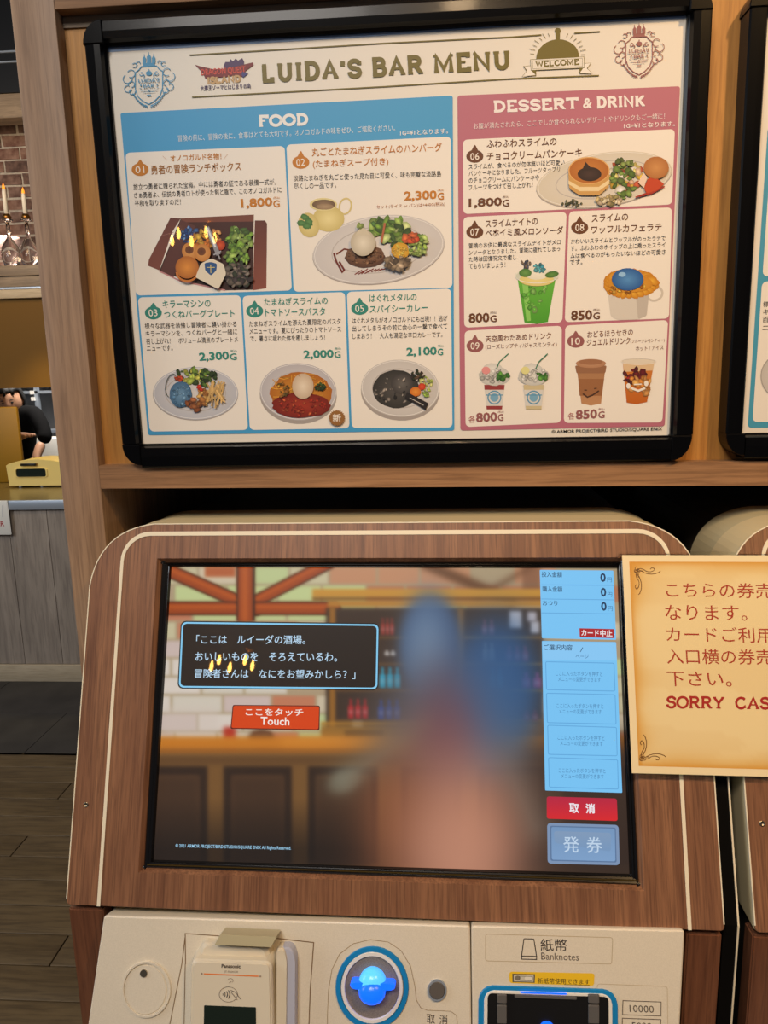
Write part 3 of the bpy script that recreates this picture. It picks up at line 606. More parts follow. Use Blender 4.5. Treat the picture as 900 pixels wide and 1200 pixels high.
# menu text: (string, x0,y0,x1,y1,height,colour,bold)
TX=[
('オノコガルド名物！',199.7,189.4,259.6,186.9,7.8,ORG,.012),('＼',191,188.4,196,188,6,ORG,0),('／',262,186.6,267.6,186.2,6,ORG,0),('勇者の冒険ランチボックス',177.2,204.6,282.8,200.2,10.8,(162,104,34),.009),
('旅立つ勇者に贈られた宝箱。中には勇者の証である装備一式が。',156.4,222.8,323.6,216.6,7.2,INK,0),('さぁ勇者よ、伝説の勇者ロトが使った剣と盾で、このオノコガルドに',157.4,232.4,330,225.8,7.2,INK,0),('平和を取り戻すのだ！',158,241.8,212,240,7.2,INK,0),
('1,800',282.8,245.4,319.5,243.4,12.5,ORG,.03),('G',320.2,243.2,328,242.8,8.6,ORG,.02),('(税込)',320.4,233.6,327.8,233.2,3.2,ORG,0),
('丸ごとたまねぎスライムのハンバーグ',365.5,183.4,517.8,177.6,10.4,(192,118,34),.01),('(たまねぎスープ付き)',366.7,197.9,455.2,194.7,10.4,(192,118,34),.01),
('淡路たまねぎを丸ごと使った見た目に可愛く、味も完璧な淡路島',344,212.6,517,207,7.2,INK,0),('尽くしの一品です。',344.7,221.9,394,220.2,7.2,INK,0),
('2,300',473.8,236.8,512,235.2,12.5,ORG,.03),('G',512.9,234.4,520.2,234,8.6,ORG,.02),('(税込)',512.9,224.6,520,224.3,3.2,ORG,0),('セット(ライス or パン)は+440G(税込)',441.2,245.2,521.4,241.6,5,(170,100,40),0),
('キラーマシンの',190.9,361.2,246.9,359.6,9,TEAL,.01),('つくねバーグプレート',192.5,373,274.9,371.4,9,TEAL,.01),
('様々な武器を装備し冒険者に襲い掛かる',169.9,385.2,277.2,383,6.8,INK,0),('キラーマシンを、つくねバーグと一緒に',170.8,394.4,278,392,6.8,INK,0),('召し上がれ！　ボリューム満点のプレートメ',171.5,403.4,278.8,401,6.8,INK,0),('ニューです。',172.2,411.4,202.5,410.7,6.6,INK,0),
('2,300',233.8,424.6,268.8,423,11.5,TEAL,.03),('G',269.5,422.2,277.7,421.8,8,TEAL,.02),('(税込)',269.5,412.8,277.5,412.6,3,TEAL,0),
('たまねぎスライムの',309.5,358.2,384.2,356.4,9,TEAL,.01),('トマトソースパスタ',311,370.6,381,369.4,9,TEAL,.01),
('たまねぎスライムを添えた夏限定のパスタ',292.1,383,399.4,379.8,6.8,INK,0),('メニューです。夏にぴったりのトマトソース',292.4,391.6,399.8,389,6.8,INK,0),('で、暑さに疲れた体を癒しましょう！',293.2,400.2,380.8,398.8,6.8,INK,0),
('2,000',355.9,422,391.2,420.8,11.5,TEAL,.03),('G',392,419.6,399.4,419.3,8,TEAL,.02),('(税込)',392,410.2,399.4,410,3,TEAL,0),
('はぐれメタルの',433,354,488.3,352.4,9,TEAL,.01),('スパイシーカレー',433.4,366.8,501.1,364.8,9,TEAL,.01),
('はぐれメタルがオノコガルドにも出現！！逃げ',412.8,379.2,524.4,376.4,6.8,INK,0),('出してしまうその前に会心の一撃で食べて',412.8,388.4,524.1,385.4,6.8,INK,0),('しまおう！　大人も満足な辛口カレーです。',413.2,397.4,518.5,395.2,6.8,INK,0),
('2,100',476.5,418.8,512,417.6,11.5,TEAL,.03),('G',512.8,416.6,519.4,416.3,8,TEAL,.02),('(税込)',512.8,407,519.6,406.8,3,TEAL,0),
('ふわふわスライムの',570.4,173.2,652,170.2,9.2,BRN,.012),('チョコクリームパンケーキ',570.4,188,681.8,183.6,9.6,BRN,.012),
('スライムが、食べるのが勿体無いほど可愛い',549.3,198.7,661.6,193.4,6.6,INK,0),('パンケーキになりました。フルーツタップリ',549.3,206.6,656,201.6,6.6,INK,0),('のチョコクリームにパンケーキや',549.3,214.8,631.7,211.4,6.6,INK,0),('フルーツをつけて召し上がれ！',549.3,223,624.3,219.6,6.6,INK,0),
('1,800',549.3,244.6,588.2,243,12,BRN,.03),('G',588.8,242.4,596.8,242,8.4,BRN,.02),('(税込)',589,232.6,596.6,232.2,3.2,BRN,0),
('スライムナイトの',568.9,266.5,630.2,263.2,8.6,BRN,.01),('ベホイミ風メロンソーダ',568.9,277.6,660,274,9,BRN,.012),
('冒険のお供に最適なスライムナイトがメロ',549.6,291.2,657,286.6,6.2,INK,0),('ンソーダとなりました。冒険に疲れてしまっ',549.6,299.2,656.3,294.4,6.2,INK,0),('た時は回復呪文で癒し',549.6,307,605.3,304.4,6.2,INK,0),('てもらいましょう！',549.6,315.2,592.2,313.2,6.2,INK,0),
('800',549.3,378.8,573.6,377.8,11.6,BRN,.03),('G',574.2,377.6,582,377.4,8.2,BRN,.02),('(税込)',574.2,368.2,582,368,3.2,BRN,0),
('スライムの',693.3,260.4,736,258.4,9,BRN,.012),('ワッフルカフェラテ',692.7,273.9,775.2,270.6,9,BRN,.012),
('かわいいスライムとワッフルがのったラテで',669,286,779.8,281.8,6.2,INK,0),('す。ふわふわのホイップの上に乗ったスライ',669,294.2,779.8,289.8,6.2,INK,0),('ムは食べるのがもったいないほどの可愛さ',668.5,302.8,779.8,298.2,6.2,INK,0),('です。',667.8,310.6,682.5,309.9,6.2,INK,0),
('850',669,375.6,694,374.6,11.6,BRN,.03),('G',695,374.4,703,374,8.2,BRN,.02),('(税込)',695,364.8,703,364.6,3.2,BRN,0),
('天空風わたあめドリンク',569,401.2,646,397,7.8,(120,70,50),.008),('(ローズヒップティ/ジャスミンティ)',569,410.2,652.5,406.8,6.6,(120,70,50),.002),
('各',549.3,495.6,557.2,495.2,8,(170,90,90),0),('800',558,495,582.8,493.8,11.2,MAU,.03),('G',583.4,493.4,590,493.1,8.2,MAU,.02),('(税込)',583.4,484.4,590.4,484.2,3,MAU,0),
('おどるほうせきの',688.3,395.7,741.8,392.6,7.4,(120,70,50),.008),('ジュエルドリンク',687.5,405.4,738.5,403,8,(120,70,50),.008),('(フルーツレモンティー)',739,402.9,778.8,401.2,4.6,(120,70,50),0),('ホット / アイス',745,411.4,777.5,409.8,5.4,(120,70,50),.002),
('各',665.7,491.7,673.6,491.3,8,(170,90,90),0),('850',674.7,491.7,700,490.4,11.2,MAU,.03),('G',701,490.2,708.6,489.9,8.2,MAU,.02),('(税込)',701,481.2,708.6,481,3,MAU,0),
('© ARMOR PROJECT/BIRD STUDIO/SQUARE ENIX',646.4,508.8,776,505.2,5,INK,.01)]
# one printed block per card, plus the copyright line
def incard(x,y):
    for i,c in enumerate(CARDS):
        if min(c[0][0],c[3][0])-2<=x<=max(c[1][0],c[2][0]) and min(c[0][1],c[1][1])<=y<=max(c[2][1],c[3][1])+1:
            xl=c[0][0]+(c[3][0]-c[0][0])*(y-c[0][1])/(c[3][1]-c[0][1])
            xr=c[1][0]+(c[2][0]-c[1][0])*(y-c[1][1])/(c[2][1]-c[1][1])
            if xl-3<=x<=xr+1: return i
    return 99
blk={}
for t in TX: blk.setdefault(incard((t[1]+t[3])/2,(t[2]+t[4])/2-3),[]).append(t)
def kindof(t):
    if t[0].startswith('©'): return 'copyright_text'
    if t[0][0] in '0123456789' or t[0] in ('G','(税込)','各') or t[0].startswith('セット'): return 'price_text'
    return 'description_text' if t[6]==INK else 'dish_name_text'
for k_,L in blk.items():
    for kd in ('dish_name_text','description_text','price_text','copyright_text'):
        LL=[t for t in L if kindof(t)==kd]
        if not LL: continue
        A=Art(PO,-.0004,.000004)
        for t in LL: A.text(*t[:7],bold=t[7])
        A.done(kd,'print',sheet)
# --- the neighbouring board, its left strip in view
mb2=empty('menu_board',(.655-.037,YP,1.5),'second black framed menu board at the right edge, blue bordered page cut by the photo','menu board')
SHX=.6553
frame_board(mb2,q_out,q_in,SHX)
PO2=Plane([PO.C[0]+SHX,.815,1.73],[1,0,0],[0,0,1])
A=Art(PO2,-.0012); u0,v0=-.291,-.2037; Q=[PO2.w(-.293,.206,-.0012),PO2.w(.293,.206,-.0012),PO2.w(.295,-.206,-.0012),PO2.w(-.292,-.206,-.0012)]
A._add(Q,[(0,1,2,3)],PAPER); sheet2=A.done('poster_sheet','print',mb2)
def rectuv(A,u0,u1,v0,v1,c,r=.004):
    p=rpoly([(u0,v1),(u1,v1),(u1,v0),(u0,v0)],r,5); A._add([A.pl.w(q[0],q[1],A.off) for q in p],[tuple(range(len(p)))],c); A.bump()
A=Art(PO2,-.0009); rectuv(A,-.283,.283,-.198,.10,(72,158,190)); A.done('food_section','print',sheet2)
A=Art(PO2,-.0007); rectuv(A,-.2785,-.10,-.192,-.048,CW,.005); rectuv(A,-.2785,-.10,-.043,.096,CW,.005); rectuv(A,-.095,.279,-.192,.096,CW,.005); A.done('menu_card','print',sheet2)
A=Art(PO2,-.0005)
for t in (('様',894,360,901,359.6,6.6,INK,0),('キ',894,369,901,368.6,6.6,INK,0),('百',893.5,378,901,377.6,6.6,INK,0),('ニ',893.5,386.6,901,386.2,4.6,INK,0)): A.text(*t[:7],bold=t[7])
A.ell(915,441,24,26,(196,192,188),(216,212,208)); A.ring(915,441,23.5,25.5,.8,(160,154,150)); A.done('menu_text','print',sheet2)

# ================================================================ ticket machine
FO=.008            # face panel front
UL,UR,VT,VB=-.3245,.3190,.1965,-.1932
mc=empty('ticket_machine',(-.02,.80,0),'walnut fronted touch screen ticket machine directly below the large menu board','ticket machine')
out=rpoly([(UL,VT),(UR,VT),(UR+.0005,VB),(UL+.001,VB)],[.068,.068,.004,.004],13)
inn=rpoly([(-.2505,.1585),(.2475,.1585),(.2478,-.1605),(-.2505,-.1605)],.0005,13)
n=len(out)
def wl(P,off,pl=S): return [pl.w(p[0],p[1],off) for p in P]
def inset(P,d):
    c=np.array([0,0.]); r=[]
    for i,p in enumerate(P):
        a=P[i-1]; b=P[(i+1)%len(P)]; t=b-a; l=np.linalg.norm(t); nn=np.array([t[1],-t[0]])/l if l>1e-9 else p*0
        if nn@p>0: nn=-nn
        r.append(p+nn*d)
    return r
loops('face_panel',[wl(out,FO-.0022),wl(out,FO-.0006),wl(inset(out,.0006),FO),wl(inn,FO),wl(inset(inn,.0045),.0015)],'walnut',mc,cap_last=False)
def strip(name,P,wd,pl,o0,o1,m,parent,wtop=None):
    A_,B_=[],[]
    for i,p in enumerate(P):
        a=P[max(i-1,0)]; b=P[min(i+1,len(P)-1)]; t=b-a; t=t/(np.linalg.norm(t)+1e-9); nn=np.array([-t[1],t[0]]); w_=wd
        if wtop: w_=wd+(wtop-wd)*abs(t[0])
        A_.append(p+nn*w_/2); B_.append(p-nn*w_/2)
    return loops(name,[wl(A_,o0,pl),wl(A_,o1,pl),wl(B_,o1,pl),wl(B_,o0,pl)],m,parent,closed=False,cap_last=False)
kk=[k_ for k_ in range(n) if out[k_][1]>VB+.0055]; op=inset(out,.0002)
k0=max(k_ for k_ in kk if out[k_][0]>0); 
tp=[op[k_] for k_ in range(n) if out[k_][1]>VB+.008]
tp=[np.array([UL+.001,VB+.006])]+sorted(tp,key=lambda p:-math.atan2(p[0],-(p[1]+.05))*-1 if False else math.atan2(p[0],p[1]+.1))+[np.array([UR,VB+.006])]
A_=tp
strip('edge_trim',tp,.0011,S,FO-.002,FO+.0003,'cream_strip',mc)
# cream inlay strip: open path
r_=.030; il,ir,it=-.2895,.2885,.1855
path=[(il,VB)]+[(il,it-r_)]+[(il+r_-r_*math.cos(a),it-r_+r_*math.sin(a)) for a in np.linspace(0,math.pi/2,9)]+[(ir-r_+r_*math.sin(a),it-r_+r_*math.cos(a)) for a in np.linspace(0,math.pi/2,9)]+[(ir,it-r_)]+[(ir-.001,VB)]
P=[np.array(p) for p in path]
strip('inlay_strip',P,.0034,S,FO-.001,FO+.0006,'cream_strip',mc,.0046)
# screen surround
b1=inset(inn,.004); 
z_in=rpoly([(-.2368,.1495),(.2378,.1478),(.2362,-.1478),(-.2382,-.1498)],.0003,13)
def mixl(t): return [p*(1-t)+q*t for p,q in zip(b1,z_in)]
sb=loops('screen_bezel',[wl(b1,.0035),wl(mixl(.15),.0045),wl(mixl(.45),.003),wl(mixl(.55),.0042),wl(mixl(.75),.0032),wl(mixl(.85),.0036),wl(z_in,.0004)],'bezel',mc,cap_last=False)
bz=rpoly([(-.2368,.1495),(.2378,.1478),(.2362,-.1478),(-.2382,-.1498)],.0003,3)
strip('bezel_line',[mixl(.7)[i] for i in (26+13,26+25-13+12)] if False else [np.array([-.243,-.1535]),np.array([.243,-.1525])],.0012,S,.003,.0046,'bezel_gold',sb)
# the display picture -------------------------------------------------------
c4=[np.array(p,float) for p in ((201,663.5),(724.5,666.5),(738,1024),(179.5,1008))]
nx,ny=300,200
uu,vv=np.meshgrid(np.linspace(0,1,nx+1),np.linspace(0,1,ny+1))
PX=(c4[0][0]*(1-uu)+c4[1][0]*uu)*(1-vv)+(c4[3][0]*(1-uu)+c4[2][0]*uu)*vv
PY=(c4[0][1]*(1-uu)+c4[1][1]*uu)*(1-vv)+(c4[3][1]*(1-uu)+c4[2][1]*uu)*vv
IM=np.zeros(PX.shape+(3,))
def put(mask,c):
    m_=np.clip(mask,0,1)[...,None]; IM[:]=IM*(1-m_)+np.array(c,float)*m_
def sg(d,soft): return 1/(1+np.exp(np.clip(d/soft,-40,40)))
def R_(x0,y0,x1,y1,c,soft=.7,a=1): put(a*sg(x0-PX,soft)*sg(PX-x1,soft)*sg(y0-PY,soft)*sg(PY-y1,soft),c)
def E_(cx,cy,rx,ry,c,soft=.1,a=1,rot=0):
    t=math.radians(rot); X_=(PX-cx)*math.cos(t)+(PY-cy)*math.sin(t); Y_=-(PX-cx)*math.sin(t)+(PY-cy)*math.cos(t)
    put(a*sg(np.sqrt((X_/rx)**2+(Y_/ry)**2)-1,soft),c)
def Ln(x0,y0,x1,y1,wd,c,soft=.7,a=1):
    dx,dy=x1-x0,y1-y0; L2=dx*dx+dy*dy; t=np.clip(((PX-x0)*dx+(PY-y0)*dy)/L2,0,1); d=np.hypot(PX-x0-t*dx,PY-y0-t*dy); put(a*sg(d-wd/2,soft),c)
IM[:]=(168,148,116)
rw=np.random.RandomState(3)
for r in range(10):                                   # drawn brick wall of the picture
    x=170-(r%2)*28+rw.rand()*10
    while x<740:
        L_=44+rw.rand()*16; y0=664+r*21.5; base=np.array([[196,186,150],[186,196,140],[190,120,88],[204,188,160],[172,150,120]][rw.randint(5)])
        if 200<x<400 and r in (1,2): base=np.array([190,200,140])
        if x>380 and r<2: base=np.array([[178,116,84],[170,150,118],[190,136,100]][rw.randint(3)])
        if r>=4 and x<300: base=np.array([[214,202,190],[200,180,172],[206,196,180]][rw.randint(3)])
        R_(x+1,y0+1,x+L_,y0+20,base,.9); x+=L_+1.5
R_(240,664,276,676,(176,92,50),1)
for p,w_ in (((196,668,300,714),13),((385,660,297,706),12),((190,713,392,713),13)):
    Ln(*p,w_+3,(56,24,10)); Ln(*p,w_,(150,62,14)); Ln(p[0],p[1]-2,p[2],p[3]-2,w_*.35,(190,88,22),1.5,.8)
R_(277,660,299,728,(60,26,10)); R_(279,660,296,728,(150,64,18)); R_(284,660,290,728,(186,90,30),1.5)
Ln(500,662,600,704,12,(104,66,40),2); Ln(630,660,560,700,8,(104,66,40),2,.6); R_(612,664,634,700,(110,70,48),1.5,.6)
R_(382,712,636,862,(58,42,32),1.2); R_(366,690,640,701,(196,140,52),1); R_(366,700,640,704,(120,76,24),1); R_(384,704,640,711,(178,122,46),1); R_(386,711,393,860,(150,98,34),1); R_(536,712,543,860,(134,92,44),1.5)
for y_ in (746,777,808,843): R_(393,y_,536,y_+2.4,(104,70,36),.9); R_(543,y_-(0),636,y_+2.4,(140,96,42),.9)
def bottles(x0,x1,y0,y1,c,n_):
    wv=(x1-x0)/n_
    for i in range(n_):
        xx=x0+i*wv; R_(xx+wv*.12,y0+(y1-y0)*.35,xx+wv*.88,y1,c,.8); R_(xx+wv*.35,y0,xx+wv*.65,y0+(y1-y0)*.5,c,.8); R_(xx+wv*.25,y0+(y1-y0)*.55,xx+wv*.75,y0+(y1-y0)*.78,np.clip(np.array(c)*.6+90,0,255),1,.8)
bottles(446,462,724,744,(150,50,40),3); bottles(450,464,762,768,(190,180,170),2); bottles(444,470,782,806,(40,170,206),3); bottles(407,432,819,842,(176,34,34),3); bottles(442,470,820,843,(38,60,150),3)
bottles(564,580,726,744,(130,66,60),2); R_(597,716,611,736,(196,188,190),1.2); R_(618,717,629,728,(190,180,184),1.2); R_(622,728,632,742,(196,188,190),1.2)
bottles(565,580,753,775,(190,160,120),2); bottles(592,620,757,775,(150,60,56),3); bottles(573,590,784,806,(50,160,180),2); bottles(610,636,788,806,(160,60,90),2); bottles(612,632,832,845,(110,44,40),2); R_(413,846,425,858,(186,190,200),1.2); R_(614,850,626,864,(186,180,184),1.2)
R_(376,846,520,850,(178,122,40),1); R_(376,850,540,866,(150,104,40),1.2); R_(404,856,450,865,(104,70,30),1.2)
R_(540,846,640,866,(120,82,44),2); R_(190,828,256,866,(206,190,178),2,.5)
R_(262,852,276,878,(176,44,28),1.5); R_(264,866,274,876,(210,120,90),1.5); E_(306,866,15,11,(92,56,34),.12); R_(296,858,318,864,(110,70,44),1)
R_(150,863,760,881,(196,118,30),1.6); R_(150,877,760,886,(150,88,26),1.6); R_(330,864,470,874,(216,140,50),3,.6)
R_(150,884,760,1040,(116,80,40),1.6); R_(150,886,760,896,(98,66,34),1.6)
for x0,x1 in ((150,243),(262,342),(361,443),(470,540),(560,640),(660,760)):
    R_(x0,898,x1,1012,(46,30,20),1.2); R_(x0+9,908,x1-9,1012,(78,52,32),1.2); R_(x0+11,912,x1-11,1012,(66,44,28),2)
dk=np.clip((PY-935)/60,0,1)[...,None]; IM[:]=IM*(1-dk*.66)+np.array((22,15,12))*dk*.5
R_(590,860,760,1040,(54,38,30),10,.85)
# soft-focus glow standing in the middle of the picture
E_(576,812,54,84,(34,84,140),.16,.9,8); E_(504,756,36,60,(58,86,124),.10,.97); E_(500,764,23,46,(116,142,170),.32,.85); E_(520,850,74,70,(84,98,112),.24,.92); Ln(500,850,404,912,22,(116,120,104),7,.8); E_(404,915,20,13,(132,134,116),.2,.6,-25)
Ln(585,880,626,968,30,(86,84,76),9,.8); E_(566,830,40,66,(46,92,142),.3,.75,10); E_(522,868,36,66,(104,66,78),.34,.9); E_(470,960,42,80,(132,74,44),.35,.85); E_(545,975,58,80,(186,126,100),.35,.97); E_(540,1010,50,60,(196,138,112),.4,.9)
disp=empty('tmp',(0,0,0)); bpy.data.objects.remove(disp)
vs=[]
for p,q in zip(PX.ravel(),PY.ravel()): vs.append(S.px(p,q,0))
fs=[(j*(nx+1)+i,j*(nx+1)+i+1,(j+1)*(nx+1)+i+1,(j+1)*(nx+1)+i) for j in range(ny) for i in range(nx)]
disp=mesh('display',vs,fs,'screen_print',mc)
at=disp.data.attributes.new('Col','FLOAT_COLOR','POINT'); cc=np.ones((len(vs),4)); cc[:,:3]=lin(np.clip(IM,0,255).reshape(-1,3)); at.data.foreach_set('color',cc.ravel())
disp['label']='lit screen picture of a bar with bottles and a blurred figure'
# overlays on the display
CY=(134,206,244)
A=Art(S,.0002,.00001)
A.poly([(212,727.5),(444.5,730.3),(443.2,809),(208,807)],(18,12,10),6); A.poly([(213,728.8),(443.6,731.6),(442.2,807.8),(209.4,805.8)],CY,5.5); A.poly([(214.8,730.8),(441.6,733.6),(440.2,805.8),(211.4,803.8)],(34,25,20),4.5)
for t in (('「ここは　ルイーダの酒場。',229.8,754.6,357.8,755,10.5),('おいしいものを　そろえているわ。',228.7,774.6,395,775.4,10.5),('冒険者さんは　なにをお望みかしら？」',228,794.4,416.4,795.8,10.5)): A.text(*t,(190,222,246),bold=.008)
A.done('dialogue_box','screen_print',disp,'black dialogue box with pale blue outline')
A=Art(S,.0002,.00001)
A.poly([(272.6,826),(375,826.8),(374.4,856),(270,854.2)],(90,30,14),2); A.poly([(273.6,827),(374,827.8),(373.2,854.6),(271.2,853)],(214,66,10),2)
A.text('ここをタッチ',287.7,838.6,355.3,839.2,8.6,(248,236,226),bold=.012); A.text('Touch',305.2,849.4,339,850.2,9.4,(250,240,232),bold=.012)
A.done('touch_button','screen_print',disp,'orange touch here button')
A=Art(S,.0002,.00001)
A.text('© 2021 ARMOR PROJECT/BIRD STUDIO/SQUARE ENIX All Rights Reserved.',205.5,994,341,997,5.2,(160,210,240),bold=.012); A.done('copyright_text','screen_print',disp)
PB=(122,200,250); DK=(24,58,92); LN=(96,168,222)
A=Art(S,.0002,.00001)
A.poly([(632.5,667.8),(718.8,668.6),(722,749.8),(635,747.9)],PB,1); 
for y0,y1 in ((685.3,686),(701.9,703),(718.2,719.4)): A.line([(634.4,y0),(720,y1)],.8,LN)
for t in (('投入金額',634.7,676.2,658.7,676.6,6.4),('購入金額',635.5,693.2,659,693.6,6.4),('おつり',636,709.6,653.3,709.9,6)): A.text(*t,DK,bold=.006)
for (x,y) in ((703.5,682),(704,699.2),(704.5,715.8)): A.text('0',x,y,x+6.6,y+.1,10.6,DK,bold=.03); A.text('円',x+8.2,y+.2,x+13.4,y+.3,5.6,(60,110,160),bold=0)
A.poly([(679,736.2),(719.4,737.2),(719.9,747.9),(679.4,746.6)],(176,34,40)); A.text('カード中止',681.2,745.2,717.6,746.2,7.6,(245,240,240),bold=.022)
A.done('payment_panel','screen_print',disp,'pale blue panel with three zero amounts and red tag')
A=Art(S,.0002,.00001)
A.poly([(635,751),(722,752.4),(729.2,929.2),(638.9,926.4)],PB,1); A.poly([(635.6,752),(722,753.2),(723,774),(636.4,773)],(138,204,250)); A.text('ご選択内容',637.3,761.8,671,762.3,6.8,DK,bold=.006); A.line([(680,764),(683,758.6)],.7,DK); A.text('ページ',674.7,771.4,689.8,771.7,5,(50,96,140))
for b in (((639.5,775.5),(719.5,777.2),(720.7,809.9),(640.4,808.2)),((640.4,812.4),(720.8,814.2),(722,848.6),(641.4,846.8)),((641.8,849.9),(722.4,852.4),(723.2,885.8),(642.6,884)),((642.8,887.8),(723.7,890.6),(724.6,924.8),(643.8,922.4))):
    A.outline(b,.9,LN,1.5); cx=(b[0][0]+b[2][0])/2; cy=(b[0][1]+b[2][1])/2
    A.text('ここに入ったボタンを押すと',cx-29,cy-.8,cx+26,cy+.1,5.6,(74,130,176)); A.text('メニューの変更ができます',cx-26,cy+5.8,cx+24,cy+6.6,5.6,(74,130,176))
A.done('selection_panel','screen_print',disp,'pale blue panel with four empty slots')
A=Art(S,.0002,.00001)
A.poly([(640.7,933.3),(722.8,935.8),(723.8,962.2),(640.8,959.4)],(184,34,66),2.5,c2=(222,36,42)); A.text('取',667.3,952.8,679,953.1,11.6,(244,240,246),bold=.025); A.text('消',686.4,953.2,697.6,953.5,11.6,(244,240,246),bold=.025); A.done('cancel_button','screen_print',disp,'red cancel button')
A=Art(S,.0002,.00001)
A.poly([(641.2,964.4),(724.8,966.8),(726.2,1014),(641.8,1012)],(126,150,184),4); A.poly([(644.6,967.6),(721.6,969.8),(722.6,1010.8),(645.2,1008.8)],(92,120,158),2); A.poly([(646,969),(720.4,971),(721.2,1009.4),(646.6,1007.4)],(118,152,192),2,c2=(128,164,206)); A.poly([(649,974),(716,976),(716,998),(650,988)],(132,158,190),3,c2=(120,154,194))
A.text('発',660.5,999,679,999.4,19,(196,218,240),bold=.008); A.text('券',687.6,999.6,706,1000,19,(196,218,240),bold=.008); A.done('issue_button','screen_print',disp,'grey blue issue button')
# screws on the face
for q in ((101,943),):
    u,v_=S.uv(*q,FO); lathe('screw',[(.0026,0),(.0026,.0006),(.0016,.0008),(.0014,.0002)],'screw_steel',mc,S.w(u,v_,FO),14,(S.X,S.U,S.N))
# shell behind the face: extruded level to the back
def back(P3,Yd,dz=0,sc_=1.):
    r=[]
    for p in P3:
        d=(p-SC0)@MY; r.append(p+MY*(Yd-d)+ZZ*dz)
    return r
o3=wl(inset(out,.0002),-.001); o3b=wl(inset(out,.0022),.002)
loops('front_band',[wl(inset(out,.0003),FO-.0022),wl(inset(out,-.0002),FO-.006),back(wl(inset(out,.0002),0),.110),back(wl(inset(out,.0016),0),.112)],'cream_metal',mc,cap_last=True)
loops('shell',[back(wl(inset(out,.0022),0),.1125,-.0006),back(wl(inset(out,.0022),0),.172,-.0010),back(wl(inset(out,.010),0),.175,-.004)],'cream_shell',mc,cap_last=True)
rb=rpoly([(UL+.012,.180),(UR-.012,.180),(UR-.012,-1.32),(UL+.012,-1.32)],[.06,.06,.002,.002],9)
base=SC0+ZZ*0
def vp(P,Yd): return [SC0+MX*p[0]+MY*Yd+ZZ*max(p[1]-.006,-SC0[2]+.004) for p in P]
loops('rear_body',[vp(rb,.174),vp(rb,.52)],'dark_metal',mc,cap_first=True,cap_last=True)
# lower body: two walnut cheeks and the door under the control panel
zt_=SC0[2]+math.cos(TILT)*VB-.004; yb_=-math.sin(TILT)*(-VB)+.002
def mbox(name,u0,u1,y0,y1,z0,z1,m,bev=.0015,parent=None):
    v,f=boxv(0,1,0,1,0,1); vv_=[SC0+MX*(u0 if p[0]==0 else u1)+MY*(y0 if p[1]==0 else y1)+ZZ*((z0 if p[2]==0 else z1)-SC0[2]) for p in v]
    o=mesh(name,vv_,f,m,parent or mc)
    if bev:
        b=bmesh.new(); b.from_mesh(o.data); bmesh.ops.bevel(b,geom=b.edges[:],offset=bev,segments=2,affect='EDGES'); b.to_mesh(o.data); b.free()
    return o
mbox('left_cheek',UL+.0005,-.2875,yb_-.006,yb_+.014,.004,zt_,'walnut_cheek'); mbox('right_cheek',.2865,UR-.0005,yb_-.006,yb_+.014,.004,zt_,'walnut_cheek')
mbox('lower_door',-.285,.284,yb_-.004,yb_+.014,.004,zt_-.22,'walnut_cheek')
mbox('inner_cabinet',UL+.012,UR-.012,yb_+.0145,.1735,.004,zt_+.002,'dark_metal',0)
# control panel (cream), steps out from the walnut face
WO=FO+.006
W=Plane(S.w(0,0,0),S.X,S.U)
ptop=[W.uv(121.5,1073,WO),W.uv(551,1084.6,WO),W.uv(802.5,1090,WO)]
bl=W.uv(103,1200,WO); brr=W.uv(797,1200,WO)
vb2=-.43
bl2=ptop[0]+(bl-ptop[0])*((vb2-ptop[0][1])/(bl[1]-ptop[0][1])); br2=ptop[2]+(brr-ptop[2])*((vb2-ptop[2][1])/(brr[1]-ptop[2][1]))
ms=W.uv(551.5,1085,WO)[0]
def panel_half(name,tl,tr,br,bl_):
    P=rpoly([tl,tr,br,bl_],[.003,.003,.001,.001],5)
    return loops(name,[wl(P,-.035,W),wl(P,WO-.0016,W),wl(inset_c(P,.0005),WO-.0005,W),wl(inset_c(P,.0016),WO,W)],'panel_beige',mc,cap_first=True)
def inset_c(P,d):
    c=np.mean(P,axis=0); r=[]
    for i,p in enumerate(P):
        a=P[i-1]; b=P[(i+1)%len(P)]; t=b-a; l=np.linalg.norm(t); nn=np.array([t[1],-t[0]])/l
        if nn@(p-c)>0: nn=-nn
        r.append(p+nn*d)
    return r
cp=panel_half('coin_panel',ptop[0],np.array([ms-.0004,ptop[1][1]]),np.array([ms-.0004,vb2]),bl2)
bp_=panel_half('banknote_panel',np.array([ms+.0004,ptop[1][1]]),ptop[2],br2,np.array([ms+.0004,vb2]))
